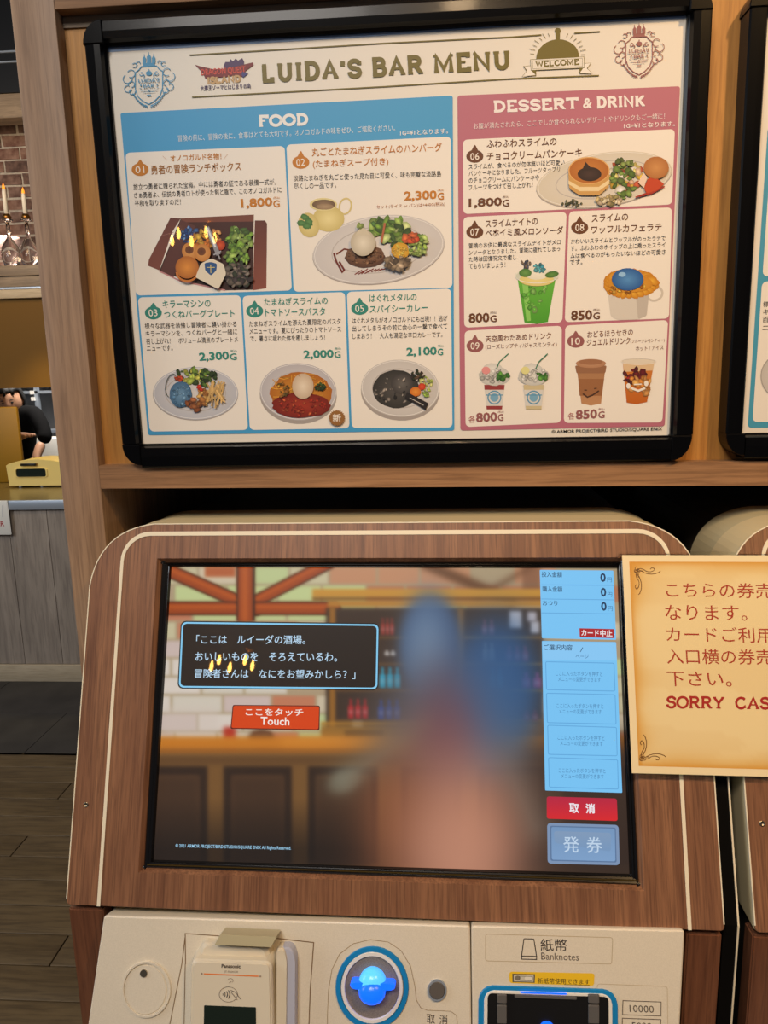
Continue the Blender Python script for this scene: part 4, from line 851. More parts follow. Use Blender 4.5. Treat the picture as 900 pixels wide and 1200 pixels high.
# -- coin panel fittings
def seg(A,pts,wd,c): A.line(pts,wd,c)
A=Art(W,WO+.0001,.00002); LB=(124,100,70)
A.line([(217.4,1130),(217,1094),(257,1096.8)],1.1,LB); A.line([(324,1099.6),(367.6,1104.6),(363.6,1160),(361,1230)],1.2,LB); A.line([(217.2,1096),(213,1130),(199,1200),(192,1240)],1.0,LB); A.line([(217,1130),(215,1240)],.9,LB)
A.line([(384,1240),(383.6,1190),(385,1160),(389,1136),(398,1118),(414,1106),(434,1101),(455,1104),(470,1114),(481,1132),(486,1155),(488,1172),(493,1181),(501,1184),(528,1185),(535,1190),(536,1200),(536,1240)],.7,(150,128,96))
A.text('取',500,1199.4,509.8,1199.8,11,(70,62,56),bold=.004); A.text('消',515,1200,524.4,1200.4,11,(70,62,56),bold=.004)
A.done('panel_marking','print_matt',cp)
def disc(name,cx,cy,rx,ry,o0,o1,m,parent,rin=None,n=40,ch=.0008,dome=0):
    a=np.linspace(0,2*math.pi,n,endpoint=False); P=[W.uv(cx+rx*math.cos(t),cy+ry*math.sin(t),o1) for t in a]; c=np.mean(P,axis=0)
    def k(f,o): return [W.w(*(c+(p-c)*f),o) for p in P]
    if rin: return loops(name,[k(1,o0),k(1,o1-ch),k(.985,o1),k(rin*1.015,o1),k(rin,o1-ch),k(rin,o0)],m,parent,cap_last=False,smooth=False)
    if dome: return loops(name,[k(1,o0)]+[k(math.cos(t),o1+dome*math.sin(t)) for t in np.linspace(0,1.4,7)],m,parent,smooth=True)
    return loops(name,[k(1,o0),k(1,o1-ch),k(.97,o1)],m,parent)
dl=disc('round_cup',171,1160,29,33.5,WO,WO+.002,'panel_beige',cp,rin=.90); disc('cup_face',170,1160,25,29.5,WO,WO+.0009,'panel_beige',dl)
disc('screw',168,1141,4.2,4.6,WO+.0008,WO+.0022,'screw_steel',cp,n=16)
rd=empty('tmp',(0,0,0)); bpy.data.objects.remove(rd)
rec=slab('card_reader',W,[(223.6,1124),(318.4,1127),(324,1330),(221,1322)],WO,WO+.020,.006,'reader_plastic',cp,grow=.004,chamfer=.002)
slab('reader_head',W,[(236,1105.6),(312,1109),(322,1140),(226,1136)],WO,WO+.012,.005,'reader_plastic',rec,grow=.002,chamfer=.004)
slab('face_plate',W,[(226.5,1126.5),(315.6,1129.5),(319.5,1330),(224,1322)],WO+.019,WO+.0212,.005,'reader_plastic',rec,chamfer=.0008)
slab('clip',W,[(257.8,1095),(324.4,1097.8),(318.2,1110.2),(251.2,1107.4)],WO+.004,WO+.0215,.0006,'cream_shell',rec,grow=.0,chamfer=.0006)
slab('side_fin',W,[(327,1110),(341,1110.5),(346,1122),(345,1330),(330,1330)],WO,WO+.012,.004,'fin_plastic',rec,grow=.001,chamfer=.0015)
slab('side_rib',W,[(324,1111),(333,1112),(336,1124),(334.4,1330),(324,1330)],WO,WO+.0145,.003,'reader_plastic',rec,grow=.001,chamfer=.0015)
slab('reader_display',W,[(239,1178.2),(299.8,1180.6),(300.6,1250),(238,1247)],WO+.0208,WO+.0216,.0008,'lcd',rec,chamfer=.0002)
A=Art(W,WO+.0214,.00002); K=(58,50,46)
A.text('Panasonic',259.5,1134.2,281.8,1134.8,4.4,K,bold=.03); A.text('JT-R600CR',262.6,1140.4,279.2,1140.9,3.0,(120,104,90)); A.line([(238.8,1141.2),(302.8,1144)],1.5,(224,124,58)); A.ell(236.4,1141,1.1,1.1,(150,130,110)); A.ell(305,1144.2,1.1,1.1,(150,130,110))
A.ring(270,1149.4,3.4,3,.6,(140,120,104),a0=190,a1=400); A.line([(268.4,1152),(271.4,1150)],.6,(140,120,104))
A.ring(267.6,1165.4,11,9.2,.55,(110,94,82))
for i,r in enumerate((2.2,4.2,6.2,8.2)): A.ring(259.6+i*.6,1165.4,r,r*1.05,.9,(70,60,54),a0=-38,a1=38,n=8)
A.line([(272,1161),(276,1163),(282,1171)],.7,(90,78,70)); A.line([(271,1163),(275,1168),(278,1172)],.7,(90,78,70)); A.line([(274,1162),(270,1160.4)],.8,(90,78,70))
A.done('reader_marking','print_matt',rec)
slot=disc('coin_ring',436,1158,43,48.5,WO,WO+.0022,'sky_blue',cp,rin=.86)
disc('inner_ring',436,1158,36.4,42,WO,WO+.003,'white_plastic',slot,rin=.88); disc('coin_face',435.6,1158,32,37.4,WO,WO+.0008,'speckled_grey',slot)
disc('glow_lens',436,1155,16.4,20,WO+.0006,WO+.006,'blue_glow_pale',slot,dome=.009)
slab('coin_slot_bar',W,[(410,1151),(463,1153),(463,1161.5),(410,1159.5)],WO+.0008,WO+.0125,.004,'blue_glow',slot,chamfer=.002)
disc('glow_cup',436,1163,15.6,14.5,WO+.0008,WO+.010,'blue_glow',slot,dome=.008)
rbx=disc('return_button_ring',512.2,1161,11.4,13,WO,WO+.002,'steel',cp,rin=.8,n=28); disc('return_button',512.2,1161,8.8,10.2,WO,WO+.0028,'button_metal',rbx,n=24)
# -- banknote panel fittings
A=Art(W,WO+.0001,.00002)
A.outline([(569,1094.6),(718,1098.8),(716.8,1129.8),(569,1126)],.7,(176,158,126),2.5)
A.outline([(614,1100),(625.6,1100.4),(628.8,1120.8),(611.2,1120.4)],1.1,K,.8); A.outline([(611.2,1120.4),(628.8,1120.8),(628.8,1124.4),(611.2,1124)],1.1,K)
A.text('紙幣',633.7,1114.6,665,1115.2,14.6,(58,52,50),bold=.004); A.text('Banknotes',634.4,1124.6,678.4,1125.8,8.4,(96,86,78))
A.outline([(700,1153),(782,1156),(783,1240),(700,1240)],.6,(186,170,140),3)
A.outline([(730,1172.6),(774.8,1174.2),(774.6,1190.6),(729.6,1189)],.9,(96,84,72)); A.text('10000',738,1186,766.4,1187,8.4,(84,74,66))
A.outline([(729.4,1193.2),(774.4,1194.8),(774,1211),(729,1209.4)],.9,(96,84,72)); A.text('5000',740.6,1206.4,764,1207.2,8.6,(84,74,66))
A.done('panel_marking','print_matt',bp_)
A=Art(W,WO+.0002,.00002)
A.poly([(596.8,1138.6),(696.8,1140.6),(696,1155.4),(597,1152)],(232,190,34),3); A.poly([(600.4,1141),(627,1141.6),(626.6,1151.8),(600.6,1151)],(90,84,70)); A.poly([(602,1142.2),(625.4,1142.8),(625.2,1150.6),(602,1150)],(196,190,170)); A.ell(606.6,1146.2,3.2,3,(120,112,96)); A.ell(619,1146.6,4.2,3,(220,214,196)); A.outline([(609,1144),(624,1144.4),(624,1149.4),(609,1149)],.5,(90,84,70))
A.text('新紙幣使用できます',630,1152.6,691,1154,6.6,(34,28,20),bold=0); A.line([(661,1153.8),(691,1154.6)],.5,(34,28,20))
A.done('yellow_label','print_matt',bp_)
ns=slab('banknote_slot_ring',W,[(561,1155),(724,1160.4),(726,1400),(558,1390)],WO,WO+.0022,.013,'sky_blue',bp_,chamfer=.0006)
s2=slab('inner_ring',W,[(567.4,1160.4),(717.6,1165.4),(719,1394),(565,1384)],WO+.002,WO+.0032,.009,'white_plastic',ns,chamfer=.0006)
s3=slab('slot_mouth',W,[(571.5,1164),(713.4,1168.4),(715,1390),(569,1380)],WO+.003,WO+.0036,.004,'black_plastic',ns,chamfer=.0003)
for x0,x1 in ((582.6,594),(689.6,702.6)):
    for y0,y1 in ((1166,1176),(1178,1200),(1202,1240)): slab('guide_rail',W,[(x0,y0),(x1,y0+.4),(x1,y1+.4),(x0,y1)],WO+.0034,WO+.0060,.0008,'rail_grey',ns,chamfer=.0008)
slab('guide_roof',W,[(603,1166),(676,1168.4),(676,1171.6),(603,1169)],WO+.0034,WO+.005,.0005,'rail_grey',ns,chamfer=.0004)
slab('blue_highlight',W,[(610,1162.2),(664,1164),(664,1165.6),(610,1163.8)],WO+.0034,WO+.0040,.0003,'blue_glow',ns,chamfer=.0002)  # highlight along the slot's top edge, put in as a glowing strip
disc('blue_lamp',641,1204.5,8,6.6,WO+.0034,WO+.006,'blue_glow',ns,n=20)
# -- second machine: copy of the first with its parts and sub-parts
PITCH_M=.6705
def copy_tree(o,parent=None):
    c=o.copy(); COL.objects.link(c); c.parent=parent
    for ch in list(o.children): copy_tree(ch,c)
    return c
m2=copy_tree(mc); m2.location=Vector(mc.location)+Vector(MX)*PITCH_M
m2['label']='second walnut fronted ticket machine at the right edge, mostly behind the cream notice'
# thin edge trim standing in the gap between the machines
dv=empty('divider_panel',SC0+MX*.329+MY*.1-ZZ*SC0[2],'narrow black panel with thin cream edge between the two ticket machines','panel')
def dprof(g=0.,dz=0.):
    t=[(.06,-.002+g),(VB+.002,-.002+g)]
    P=[(S.N@MY*o_+math.sin(TILT)*v_, math.cos(TILT)*v_+S.N@ZZ*o_) for v_,o_ in t]
    return P+[(P[1][0],.004-SC0[2])]
def dpt(x,yd,z): return SC0+MX*x+MY*yd+ZZ*z
pf=dprof(); prof_=pf+[(.16,.004-SC0[2]),(.16,pf[0][1])]
loops('dark_board',[[dpt(UR+.003,a_,b_) for a_,b_ in prof_],[dpt(.3355,a_,b_) for a_,b_ in prof_]],'black_void',dv,cap_first=True)
pg=dprof(.0012)
loops('cream_edge',[[dpt(x_,a_,b_) for a_,b_ in q_] for x_,q_ in ((.3344,pf),(.3344,pg),(.3360,pg),(.3360,pf))],'cream_strip',dv,cap_last=False,closed=False)
# ================================================================ cream notice on the machines
NO=FO+.0045
NP=Plane(S.w(0,0,0),S.X,S.U)
tl=NP.uv(729,650.5,NO); bl=NP.uv(740.5,906,NO)
ang=.0
wN,hN=.297,tl[1]-bl[1]
nt_=empty('paper_notice',NP.w(*bl,NO),'laminated cream notice with red Japanese text bridging both ticket machines','sign')
def nq(e,off=NO):  # corners grown by e, keeps the sheet's own slight taper
    tr=tl+np.array([wN,-.0012]); br_=bl+np.array([wN,-.0012])
    return [tl+np.array([-e,e]),tr+np.array([e,e]),br_+np.array([e,-e]),bl+np.array([-e,-e])]
lam=loops('laminate',[wl(rpoly(nq(.0035),.002,4),NO-.0012,NP),wl(rpoly(nq(.0035),.002,4),NO-.0004,NP)],'laminate_film',nt_,cap_first=True)
A=Art(NP,NO,.00003)
def uvpoly(A,P,c): A._add([A.pl.w(p[0],p[1],A.off) for p in P],[tuple(range(len(P)))],c); A.bump()
uvpoly(A,nq(0),(238,220,176))
# parchment picture: vertex-coloured grid, browner towards its edges
e_=.0068; Qc=nq(-e_); gx,gy=60,44; V=[];C_=[]
rr=np.random.RandomState(11)
lo=rr.rand(8,8)
for j in range(gy+1):
    for i in range(gx+1):
        s_,t_=i/gx,j/gy; p=(Qc[0]*(1-s_)+Qc[1]*s_)*(1-t_)+(Qc[3]*(1-s_)+Qc[2]*s_)*t_; V.append(NP.w(p[0],p[1],A.off))
        d=min(i/gx*1.4,(gx-i)/gx*1.4,t_,1-t_); fx,fy=s_*6.9,t_*6.9; ix,iy=int(fx),int(fy); nz=lo[iy,ix]*(1-fx+ix)*(1-fy+iy)+lo[iy,ix+1]*(fx-ix)*(1-fy+iy)+lo[iy+1,ix]*(1-fx+ix)*(fy-iy)+lo[iy+1,ix+1]*(fx-ix)*(fy-iy)
        k=.85*math.exp(-d/(.014+.034*nz)); cdist=math.hypot(s_*1.4,t_); k=min(1,k+.75*math.exp(-cdist/.07)); C_.append(np.array((234,212,158)if nz<.5 else (231,207,152))*(1-k)+np.array((212,146,44))*k)
A._add(V,[(j*(gx+1)+i,j*(gx+1)+i+1,(j+1)*(gx+1)+i+1,(j+1)*(gx+1)+i) for j in range(gy) for i in range(gx)],C_); A.bump()
ps=A.done('parchment_sheet','print',nt_)
A=Art(NP,NO+.0002,.00001); RD=(168,54,30)
for t in (('こちらの券売',781,700,906,701.4,17.6),('なります。',780,726.4,876,727.4,17.6),('カードご利用',781.4,752,906,753.4,17.6),('入口横の券売',782,777.8,906,779.2,18),('下さい。',782,804,858,805,17.6)): A.text(*t,RD,bold=.0)
A.serif('SORRY',781.4,829.8,848.4,830.6,14,(168,36,26),.2,.1); A.serif('CAS',862,830.8,902,831.2,14,(168,36,26),.2,.1)
A.done('notice_text','print',ps,'red notice lettering')
A=Art(NP,NO+.0002,.00001); FC=(112,72,26)
def flourish(cx,cy,fx,fy,sw=False):
    def Tq(x,y): 
        return (cx+fx*(y if sw else x),cy+fy*(x if sw else y))
    for pts in ([(0,3),(4,0),(9,1),(13,4),(19,4),(23,1),(19,-1),(17,1)],[(6,3),(12,6),(20,7),(27,5),(29,3)],[(2,0),(5,3),(9,3)]): 
        A.line([Tq(*p) for p in rsm(pts)],.8,FC)
    for a_ in (0,2.2,4.2): A.ring(*Tq(2+math.cos(a_)*2.4,2+math.sin(a_)*2.4),2,2,.6,FC,n=10,a0=0,a1=280)
def rsm(P):
    P=[np.array(p,float) for p in P]; o_=[P[0]]
    for a_,b_ in zip(P[:-1],P[1:]): o_+=[a_*.75+b_*.25,a_*.25+b_*.75]
    return o_+[P[-1]]
flourish(745,666,1,1); flourish(745,668,1,1,True); flourish(751,890,1,-1); flourish(751,890,1,-1,True)
A.done('corner_flourish','print',ps,'brown scroll ornaments')
# ================================================================ background: counter, kitchen, brick wall
YC=3.64; ct=empty('service_counter',(-2.3,YC,0),'grey wood service counter with steel front edge at the far left','counter')
ztop=onY(30,586,3.63)[2]
# vertical boards on the front
xb=-3.6; i=0
while xb<-1.0:
    wd=[.19,.23,.17,.21][i%4]; box('front_board',xb+.0015,xb+wd-.0015,YC,YC+.02,.098,ztop-.048,'counter_wood',ct); xb+=wd; i+=1
box('core',-3.6,-1.0,YC+.018,4.3,0,ztop-.03,'dark_interior',ct); box('kick_board',-3.6,-1.0,YC-.012,YC+.01,0,.095,'pale_wood',ct,.002)
box('worktop',-3.6,-1.0,YC-.010,4.56,ztop-.030,ztop,'worktop_steel',ct); box('steel_edge',-3.6,-1.0,YC-.022,YC-.010,ztop-.050,ztop,'steel',ct,.002)
# little framed card hanging on the steel edge
p0=onY(0,589,YC-.03); p1=onY(13,627,YC-.03); sg_=empty('small_notice',(p1[0]-.12,YC-.03,p1[2]),'small white card with red letters hanging on the counter front','sign')
box('card',p1[0]-.20,p1[0],YC-.030,YC-.022,p1[2],p0[2]+.01,'white_plastic',sg_,.004)
PC=Plane([p1[0],YC-.0302,p1[2]],[1,0,0],[0,0,1]); A=Art(PC,.0005,.0002); A.text('ER',-3,616.4,5.4,616.6,5.6,(170,50,50),bold=.02); A.line([(-4,592),(-4,604)],.6,(170,170,180)); A.line([(3,592),(3,606)],.6,(170,170,180)); A.done('red_letters','plain',sg_,'small red letters')
# yellow lit cash register display box
a0=onY(24,476.5,4.28); b0=onY(29,573,4.03)
yb0=box('display_panel',-3.1,onY(28.5,560,4.28)[0],4.28,4.305,ztop,a0[2],'yellow_card',None,.006); tag(yb0,'upright plain mustard yellow panel on the counter in front of the man','panel')
# enamel toaster
t0=onY(10,569,4.06); t1=onY(66,569,4.06); zt1=onY(40,538,4.06)[2]
ts=empty('toaster_oven',(t0[0]+.15,4.06,ztop),'cream toaster oven with dark window standing on the counter','toaster')
X0,X1=t0[0],t0[0]+.36; hT=zt1-ztop
P=[np.array(p) for p in [(X0,ztop+.008),(X0-.006,ztop+hT*.78)]+[(X0-.006+(X1-X0+.012)*t,ztop+hT*(.80+.20*math.sin(math.pi*t)**.8)) for t in np.linspace(.04,.96,9)]+[(X1+.006,ztop+hT*.78),(X1,ztop+.008)]]
def xz(P,y,k=1.): 
    c=np.mean(P,axis=0); return [((c+(p-c)*k)[0],y,(c+(p-c)*k)[1]) for p in P]
loops('body',[xz(P,4.25,.97),xz(P,4.24),xz(P,4.068),xz(P,4.06,.97)],'enamel',ts,cap_first=True)
w0=onY(18.5,549.5,4.058); w1=onY(54.5,558.5,4.058)
wr=rpoly([(w0[0],w0[2]),(w1[0],w0[2]),(w1[0],w1[2]),(w0[0],w1[2])],.012,5)
loops('window_rim',[xz([np.array(p) for p in wr],4.060,1.12),xz([np.array(p) for p in wr],4.054,1.09),xz([np.array(p) for p in wr],4.054,1.0),xz([np.array(p) for p in wr],4.058,1.0)],'enamel',ts,cap_last=False)
loops('window',[xz([np.array(p) for p in wr],4.0585,1.0)],'lcd',ts)
hp=onY(34,544.5,4.05); box('handle',hp[0]-.045,hp[0]+.045,4.035,4.048,hp[2]-.006,hp[2]+.008,'black_plastic',ts,.003)
for dx in (-.04,.04): box('handle_mount',hp[0]+dx-.004,hp[0]+dx+.004,4.036,4.062,hp[2]-.004,hp[2]+.006,'brass',ts)
for x_ in (21.5,47): q=onY(x_,567,4.055); lathe('foot',[(.010,0),(.010,.010),(.006,.014)],'steel',ts,(q[0],4.075,ztop),12)
# shelf, soffit, brick wall behind
zs1=onY(0,312,4.3)[2]; zs0=onY(0,337,4.3)[2]; zb0=onY(0,350,4.3)[2]; zsof=onY(10,455,4.32)[2]
sh_=empty('bottle_shelf',(-2.5,4.3,zs0),'long pale wooden shelf against the brick wall, holding the candle glasses','shelf')
box('shelf_board',-3.6,-1.2,4.28,4.62,zs1-.058,zs1,'grey_oak',sh_,.002); box('front_rail',-3.6,-1.2,4.292,4.32,zs0,zs1-.060,'grey_oak',sh_,.002); box('under_rail',-3.6,-1.2,4.30,4.33,zb0,zs0-.012,'pale_wood',sh_,.002); box('light_strip',-3.6,-1.2,4.296,4.31,zs0-.011,zs0-.001,'steel',sh_)
struct(box('wall_soffit',-3.6,-1.2,4.33,4.62,zsof,zb0,'wall_brown'))
bw=struct(box('wall_back',-3.6,-1.2,4.665,4.72,zb0,zs1+1.7,'mortar'))
bz_=zs1-.06; k=0; bm_=None; blen=.205; bh=.061
while bz_<zs1+.86:
    x=-3.3-(k%2)*.105
    while x<-1.6:
        v,f=boxv(-blen/2+.0065,blen/2-.0065,-.010,.004,.006,bh+.005)
        if bm_ is None:
            bm_=[]
            for q in range(6):
                b=bmesh.new(); vv_=[b.verts.new(p) for p in v]; [b.faces.new([vv_[i_] for i_ in g_]) for g_ in f]
                bmesh.ops.subdivide_edges(b,edges=b.edges[:],cuts=1,use_grid_fill=True)
                for q_ in b.verts: q_.co+=Vector((RN.rand()-.5,RN.rand()-.5,RN.rand()-.5))*.006
                me=bpy.data.meshes.new('brick'); b.to_mesh(me); b.free(); me.materials.append(MATS[['brick_a','brick_b','brick_c'][q%3]]); bm_.append(me)
        o=bpy.data.objects.new('brick',bm_[RN.randint(6)]); COL.objects.link(o); o.parent=bw; o.location=Vector((x+blen/2,4.667+RN.rand()*.004,bz_))-bw.location; x+=blen
    bz_+=.0725; k+=1
# beam and black duct box over the brick wall
z1=onY(0,140,4.3)[2]; z2=onY(0,112,4.3)[2]
box('x',0,1,0,1,0,1,'steel') and bpy.data.objects.remove(bpy.data.objects['x'])
struct(box('trim_1',-3.6,-1.2,4.28,4.40,z1,z2,'grey_oak'))
struct(box('wall_upper',-3.6,-1.2,4.27,4.66,z2+.002,z2+1.2,'duct_black'))
for yy in (60,72): q=onY(8,yy,4.26); o=struct(box('trim_2',-3.6,-1.2,4.262,4.27,q[2]-.004,q[2]+.004,'steel'))
# candles standing in upturned glasses
def candle_glass(px_,pytip,pybase,name_label):
    q=onY(px_,pybase,4.42); tip=onY(px_,pytip,4.42)[2]; mid=onY(px_,258,4.42)[2]
    x_=q[0]; gh=mid-zs1
    g=empty('candle_glass',(x_,4.42,zs1),name_label,'glass','candles in upturned glasses')
    lathe('glass_bowl',[(.022,.001),(.040,.018),(.052,.055),(.053,.085),(.044,.125),(.026,.155),(.013,.178),(.010,gh*.97),(.032,gh),(.030,gh+.004),(.002,gh+.004)],'glass',g,(x_,4.42,zs1),28)
    lathe('candle_holder',[(.02,0),(.026,.012),(.018,.03),(.013,.03)],'brass',g,(x_,4.42,zs1+gh+.0045),16)
    c=empty('candle',(x_,4.42,zs1+gh+.012),name_label.replace('upturned wine glass on the shelf','white candle with orange tip standing'),'candle','white candles')
    cz=zs1+gh+.035; lathe('wax',[(.0125,0),(.012,tip-cz-.05),(.010,tip-cz-.035),(.004,tip-cz-.032)],'wax',c,(x_,4.42,cz),14); lathe('flame',[(.004,0),(.009,.012),(.007,.028),(.001,.045)],'flame',c,(x_,4.42,tip-.045),10)
    return g,c
g1,c1=candle_glass(14,214,308,'upturned wine glass on the shelf, left of the two by the post'); c1['label']='white candle with orange tip, left of the two on the shelf'
g2,c2=candle_glass(36,219,308,'upturned wine glass on the shelf, half hidden behind the oak post'); c2['label']='white candle with orange tip, nearest the oak post'
# kitchen behind the pass
struct(box('wall_kitchen',-4.2,-1.0,5.75,5.8,0,2.75,'kitchen_wall'))
rf=empty('kitchen_shelving',(-2.9,5.5,0),'grey steel kitchen shelving behind the man, two small white cards on it','shelving')
for zz in (.93,1.20,1.50,1.62): box('shelf_plate',-3.9,-2.2,5.56,5.72,zz,zz+.02,'steel',rf)
for xx in (-3.88,-3.05,-2.24): box('upright',xx,xx+.03,5.56,5.59,0,1.9,'steel',rf)
for i,(x_,y_) in enumerate(((36.8,460),(38,467.5))):
    q=onY(x_,y_,5.54); box('price_card',q[0]-.012,q[0]+.012,5.540,5.562,q[2]-.014,q[2]+.014,'white_plastic',rf)
q=onY(55,522,5.2); qb=onY(55,531,5.2); cn=box('steel_bin',q[0]-.07,q[0]+.20,5.16,5.34,ztop-.25,onY(55,513,5.2)[2],'white_plastic',None,.008); tag(cn,'pale grey container at the man\'s elbow behind the counter','container')
# ---- the man behind the counter (one continuous skinned body)
YM=4.92
def M_(x,y,dy=0): return onY(x,y,YM+dy)
man=empty('person',(-2.78,YM,0),'man in black leaning over behind the yellow box and counter','person')
def skin(name,V,E,R,m,parent,sub=2):
    me=bpy.data.meshes.new(name); b0=wpos(parent); me.from_pydata([tuple(np.array(p)-b0) for p in V],E,[]); o=link(me,name,m,parent)
    bpy.context.view_layer.objects.active=o
    md=o.modifiers.new('skin','SKIN'); md.use_smooth_shade=True
    if not me.skin_vertices: me.attributes
    for i,r in enumerate(R):
        me.skin_vertices[0].data[i].radius=(r,r) if not hasattr(r,'__len__') else r
    me.skin_vertices[0].data[0].use_root=True
    sb_=o.modifiers.new('sub','SUBSURF'); sb_.levels=sub; sb_.render_levels=sub
    bpy.context.view_layer.update(); dg=bpy.context.evaluated_depsgraph_get(); nm=bpy.data.meshes.new_from_object(o.evaluated_get(dg)); o.modifiers.clear(); o.data=nm; nm.shade_smooth()
    if not nm.materials: nm.materials.append(MATS[m])
    return o
hc=M_(13,471); 
sR=M_(40,482,.02); elb=M_(54,511,-.06); wr_=M_(42,529,-.16); sL=M_(-14,484,.02); el=M_(-18,512,-.1); wl2=M_(22,512,-.34); hn=M_(31,509.5,-.38)
neck=M_(17,485,.03); chest=M_(14,497,.06); belly=M_(16,530,.12); pel=np.array([belly[0],YM+.16,.86])
Vs=[pel,belly,chest,neck,(neck+hc)/2*[1,1,1],sR,elb,sL,el,pel+[.10,0,-.06],pel+[.12,.0,-.42],pel+[.12,.04,-.80],pel+[.12,-.10,-.845],pel+[-.10,0,-.06],pel+[-.12,.0,-.42],pel+[-.12,.04,-.80],pel+[-.12,-.10,-.845],(elb+wr_)/2*1.0,el*.5+wl2*.5]
Vs[17]=elb*.62+wr_*.38; Vs[18]=el*.35+wl2*.65
Es=[(0,1),(1,2),(2,3),(2,5),(5,6),(2,7),(7,8),(0,9),(9,10),(10,11),(11,12),(0,13),(13,14),(14,15),(15,16),(6,17),(8,18)]
keep=[i for i in range(19) if i!=4]; mp={k:i for i,k in enumerate(keep)}
Rs={0:(.15,.11),1:(.14,.10),2:(.16,.105),3:.055,5:.065,6:.052,7:.065,8:.05,9:.085,10:.06,11:.045,12:.04,13:.085,14:.06,15:.045,16:.04,17:.05,18:.048}
body=skin('clothed_body',[Vs[i] for i in keep],[(mp[a],mp[b]) for a,b in Es],[Rs[i] for i in keep],'black_cloth',man)
body['label']='black long top and trousers'
# head with face
hd=mesh('head',[(0,0,0)],[],'skin',man); b=bmesh.new(); bmesh.ops.create_uvsphere(b,u_segments=28,v_segments=20,radius=1)
for q in b.verts:
    x_,y_,z_=q.co; wx=.074*(1-.22*max(0,-z_)**1.5); q.co=Vector((x_*wx,y_*.092*(1-.1*max(0,-z_)),z_*.112))
    if y_<-.2:
        q.co.y-=.016*math.exp(-(x_/.16)**2-((z_+.12)/.20)**2)          # nose
        q.co.y+=.010*(math.exp(-((abs(x_)-.38)/.16)**2-((z_-.08)/.12)**2))  # eye sockets
        q.co.y-=.006*math.exp(-(x_/.3)**2-((z_+.80)/.2)**2)            # chin
        q.co.y-=.004*math.exp(-(x_/.3)**2-((z_+.45)/.1)**2)            # mouth
b.to_mesh(hd.data); b.free(); hd.data.shade_smooth(); hd.location=Vector(hc-wpos(man)); hd.rotation_euler=(math.radians(10),math.radians(-6),math.radians(14))
def local_lathe(name,prof,m,par,loc,rot=(0,0,0),n=16,scale=(1,1,1)):
    o=lathe(name,prof,m,None,(0,0,0),n); o.parent=par; o.location=loc; o.rotation_euler=rot; o.scale=scale; return o
for s_ in (-1,1):
    local_lathe('eye',[(.001,-.004),(.009,-.002),(.011,.001),(.008,.004),(.001,.005)],'hair',hd,(s_*.028,-.079,.010),(math.pi/2,0,0),12,(1,.45,1)); local_lathe('eyebrow',[(.001,-.002),(.014,0),(.001,.002)],'hair',hd,(s_*.028,-.084,.027),(math.pi/2,0,0),10,(1,.25,1)); local_lathe('ear',[(.002,-.006),(.018,-.003),(.016,.003),(.002,.005)],'skin',hd,(s_*.073,.004,-.004),(0,math.pi/2,0),12,(1.3,.8,1))
local_lathe('mouth',[(.001,-.002),(.018,0),(.001,.002)],'lip',hd,(0,-.091,-.052),(math.pi/2,0,0),12,(1,.3,1))
hr=mesh('hair',[(0,0,0)],[],'hair',hd); b=bmesh.new(); bmesh.ops.create_uvsphere(b,u_segments=28,v_segments=18,radius=1)
for q in b.verts:
    x_,y_,z_=q.co; f_=1+.05*math.sin(9*x_+4*z_)+.03*math.sin(17*y_)
    q.co=Vector((x_*.086*f_,y_*.104*f_+.012,z_*.118*f_+.016))
dele=[q for q in b.verts if (q.co.y<-.028 and q.co.z<.052+.012*math.sin(q.co.x*120)) or q.co.z<-.060]
bmesh.ops.delete(b,geom=dele,context='VERTS'); bmesh.ops.solidify(b,geom=b.faces[:],thickness=.006); b.to_mesh(hr.data); b.free(); hr.data.shade_smooth(); hr.location=(0,0,0)
neck_o=skin('neck',[neck+[0,0,-.03],hc+[0,.02,-.06]],[(0,1)],[.05,.048],'skin',man,1)
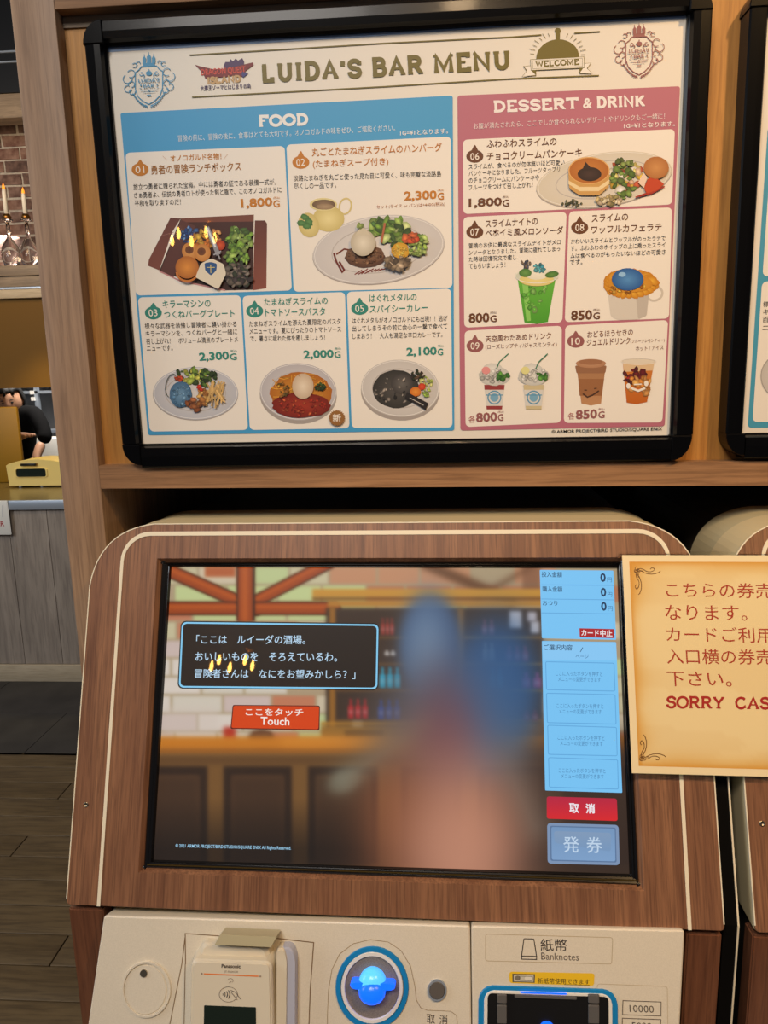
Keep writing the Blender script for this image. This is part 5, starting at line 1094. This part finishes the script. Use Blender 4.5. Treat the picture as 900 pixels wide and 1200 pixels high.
def hand_arm(name,e,w,dirv):
    """bare forearm, palm, four fingers and a thumb in one skinned piece"""
    e,w=np.array(e),np.array(w); d=np.array(dirv,float); d/=np.linalg.norm(d); sd=np.cross(d,[0,0,1.]); sd/=np.linalg.norm(sd); dn=np.cross(sd,d)
    V=[w,e,w+d*.05]; E=[(0,1),(0,2)]; R=[.026,.038,.028]
    for i,o_ in enumerate((-.030,-.010,.010,.030)):
        L_=(.028,.034,.032,.026)[i]; a_=w+d*.085+sd*o_; V+=[a_,a_+d*L_-dn*.004,a_+d*L_*1.7-dn*.016]; k_=len(V); E+=[(2,k_-3),(k_-3,k_-2),(k_-2,k_-1)]; R+=[.0095,.0088,.0078]
    V+=[w+d*.035-sd*.042,w+d*.070-sd*.056-dn*.01]; k_=len(V); E+=[(0,k_-2),(k_-2,k_-1)]; R+=[.011,.009]
    return skin(name,V,E,R,'skin',man,1)
hand_arm('forearm',Vs[17],wr_+[0,0,-.03],[-.25,-.35,-.8]); hand_arm('forearm',Vs[18],wl2,hn-wl2)
# ================================================================ lamps behind the photographer, mirrored in the poster and the screen
def mirror_pos(x,y,Y):
    P=PO.px(x,y); d=P-CAM; r=d.copy(); r[1]*=-1; return P+r*(Y-P[1])/r[1]
ch=empty('pendant_lamp',(-1.05,-2.05,2.25),'iron pendant with five small amber bulbs behind the photographer, mirrored in the glossy surfaces','lamp')
hub=lathe('hub',[(.02,-.04),(.05,0),(.02,.05)],'brass',ch,(-1.05,-2.05,2.36),16); lathe('rod',[(.006,0),(.006,.55)],'black_plastic',ch,(-1.05,-2.05,2.41),8)
for (x,y) in ((221.7,257.6),(229.5,249),(245,258.8),(262,247.8),(272.5,255)):
    q=mirror_pos(x,y,-2.05)+np.array([-.09,0,-.09]); a_=np.array([-1.05,-2.05,2.36]); 
    lathe('bulb',[(.002,-.028),(.008,-.020),(.010,0),(.006,.018),(.004,.026)],'bulb_glow',ch,q,12)
    dv=q+[0,0,.03]-a_; L_=np.linalg.norm(dv); dv/=L_; s1=np.cross(dv,[0,1,0.]); s1/=np.linalg.norm(s1); s2=np.cross(dv,s1)
    lathe('arm',[(.004,0),(.004,L_)],'black_plastic',ch,a_,8,(s1,s2,dv))
bpy.data.objects.remove(_to)
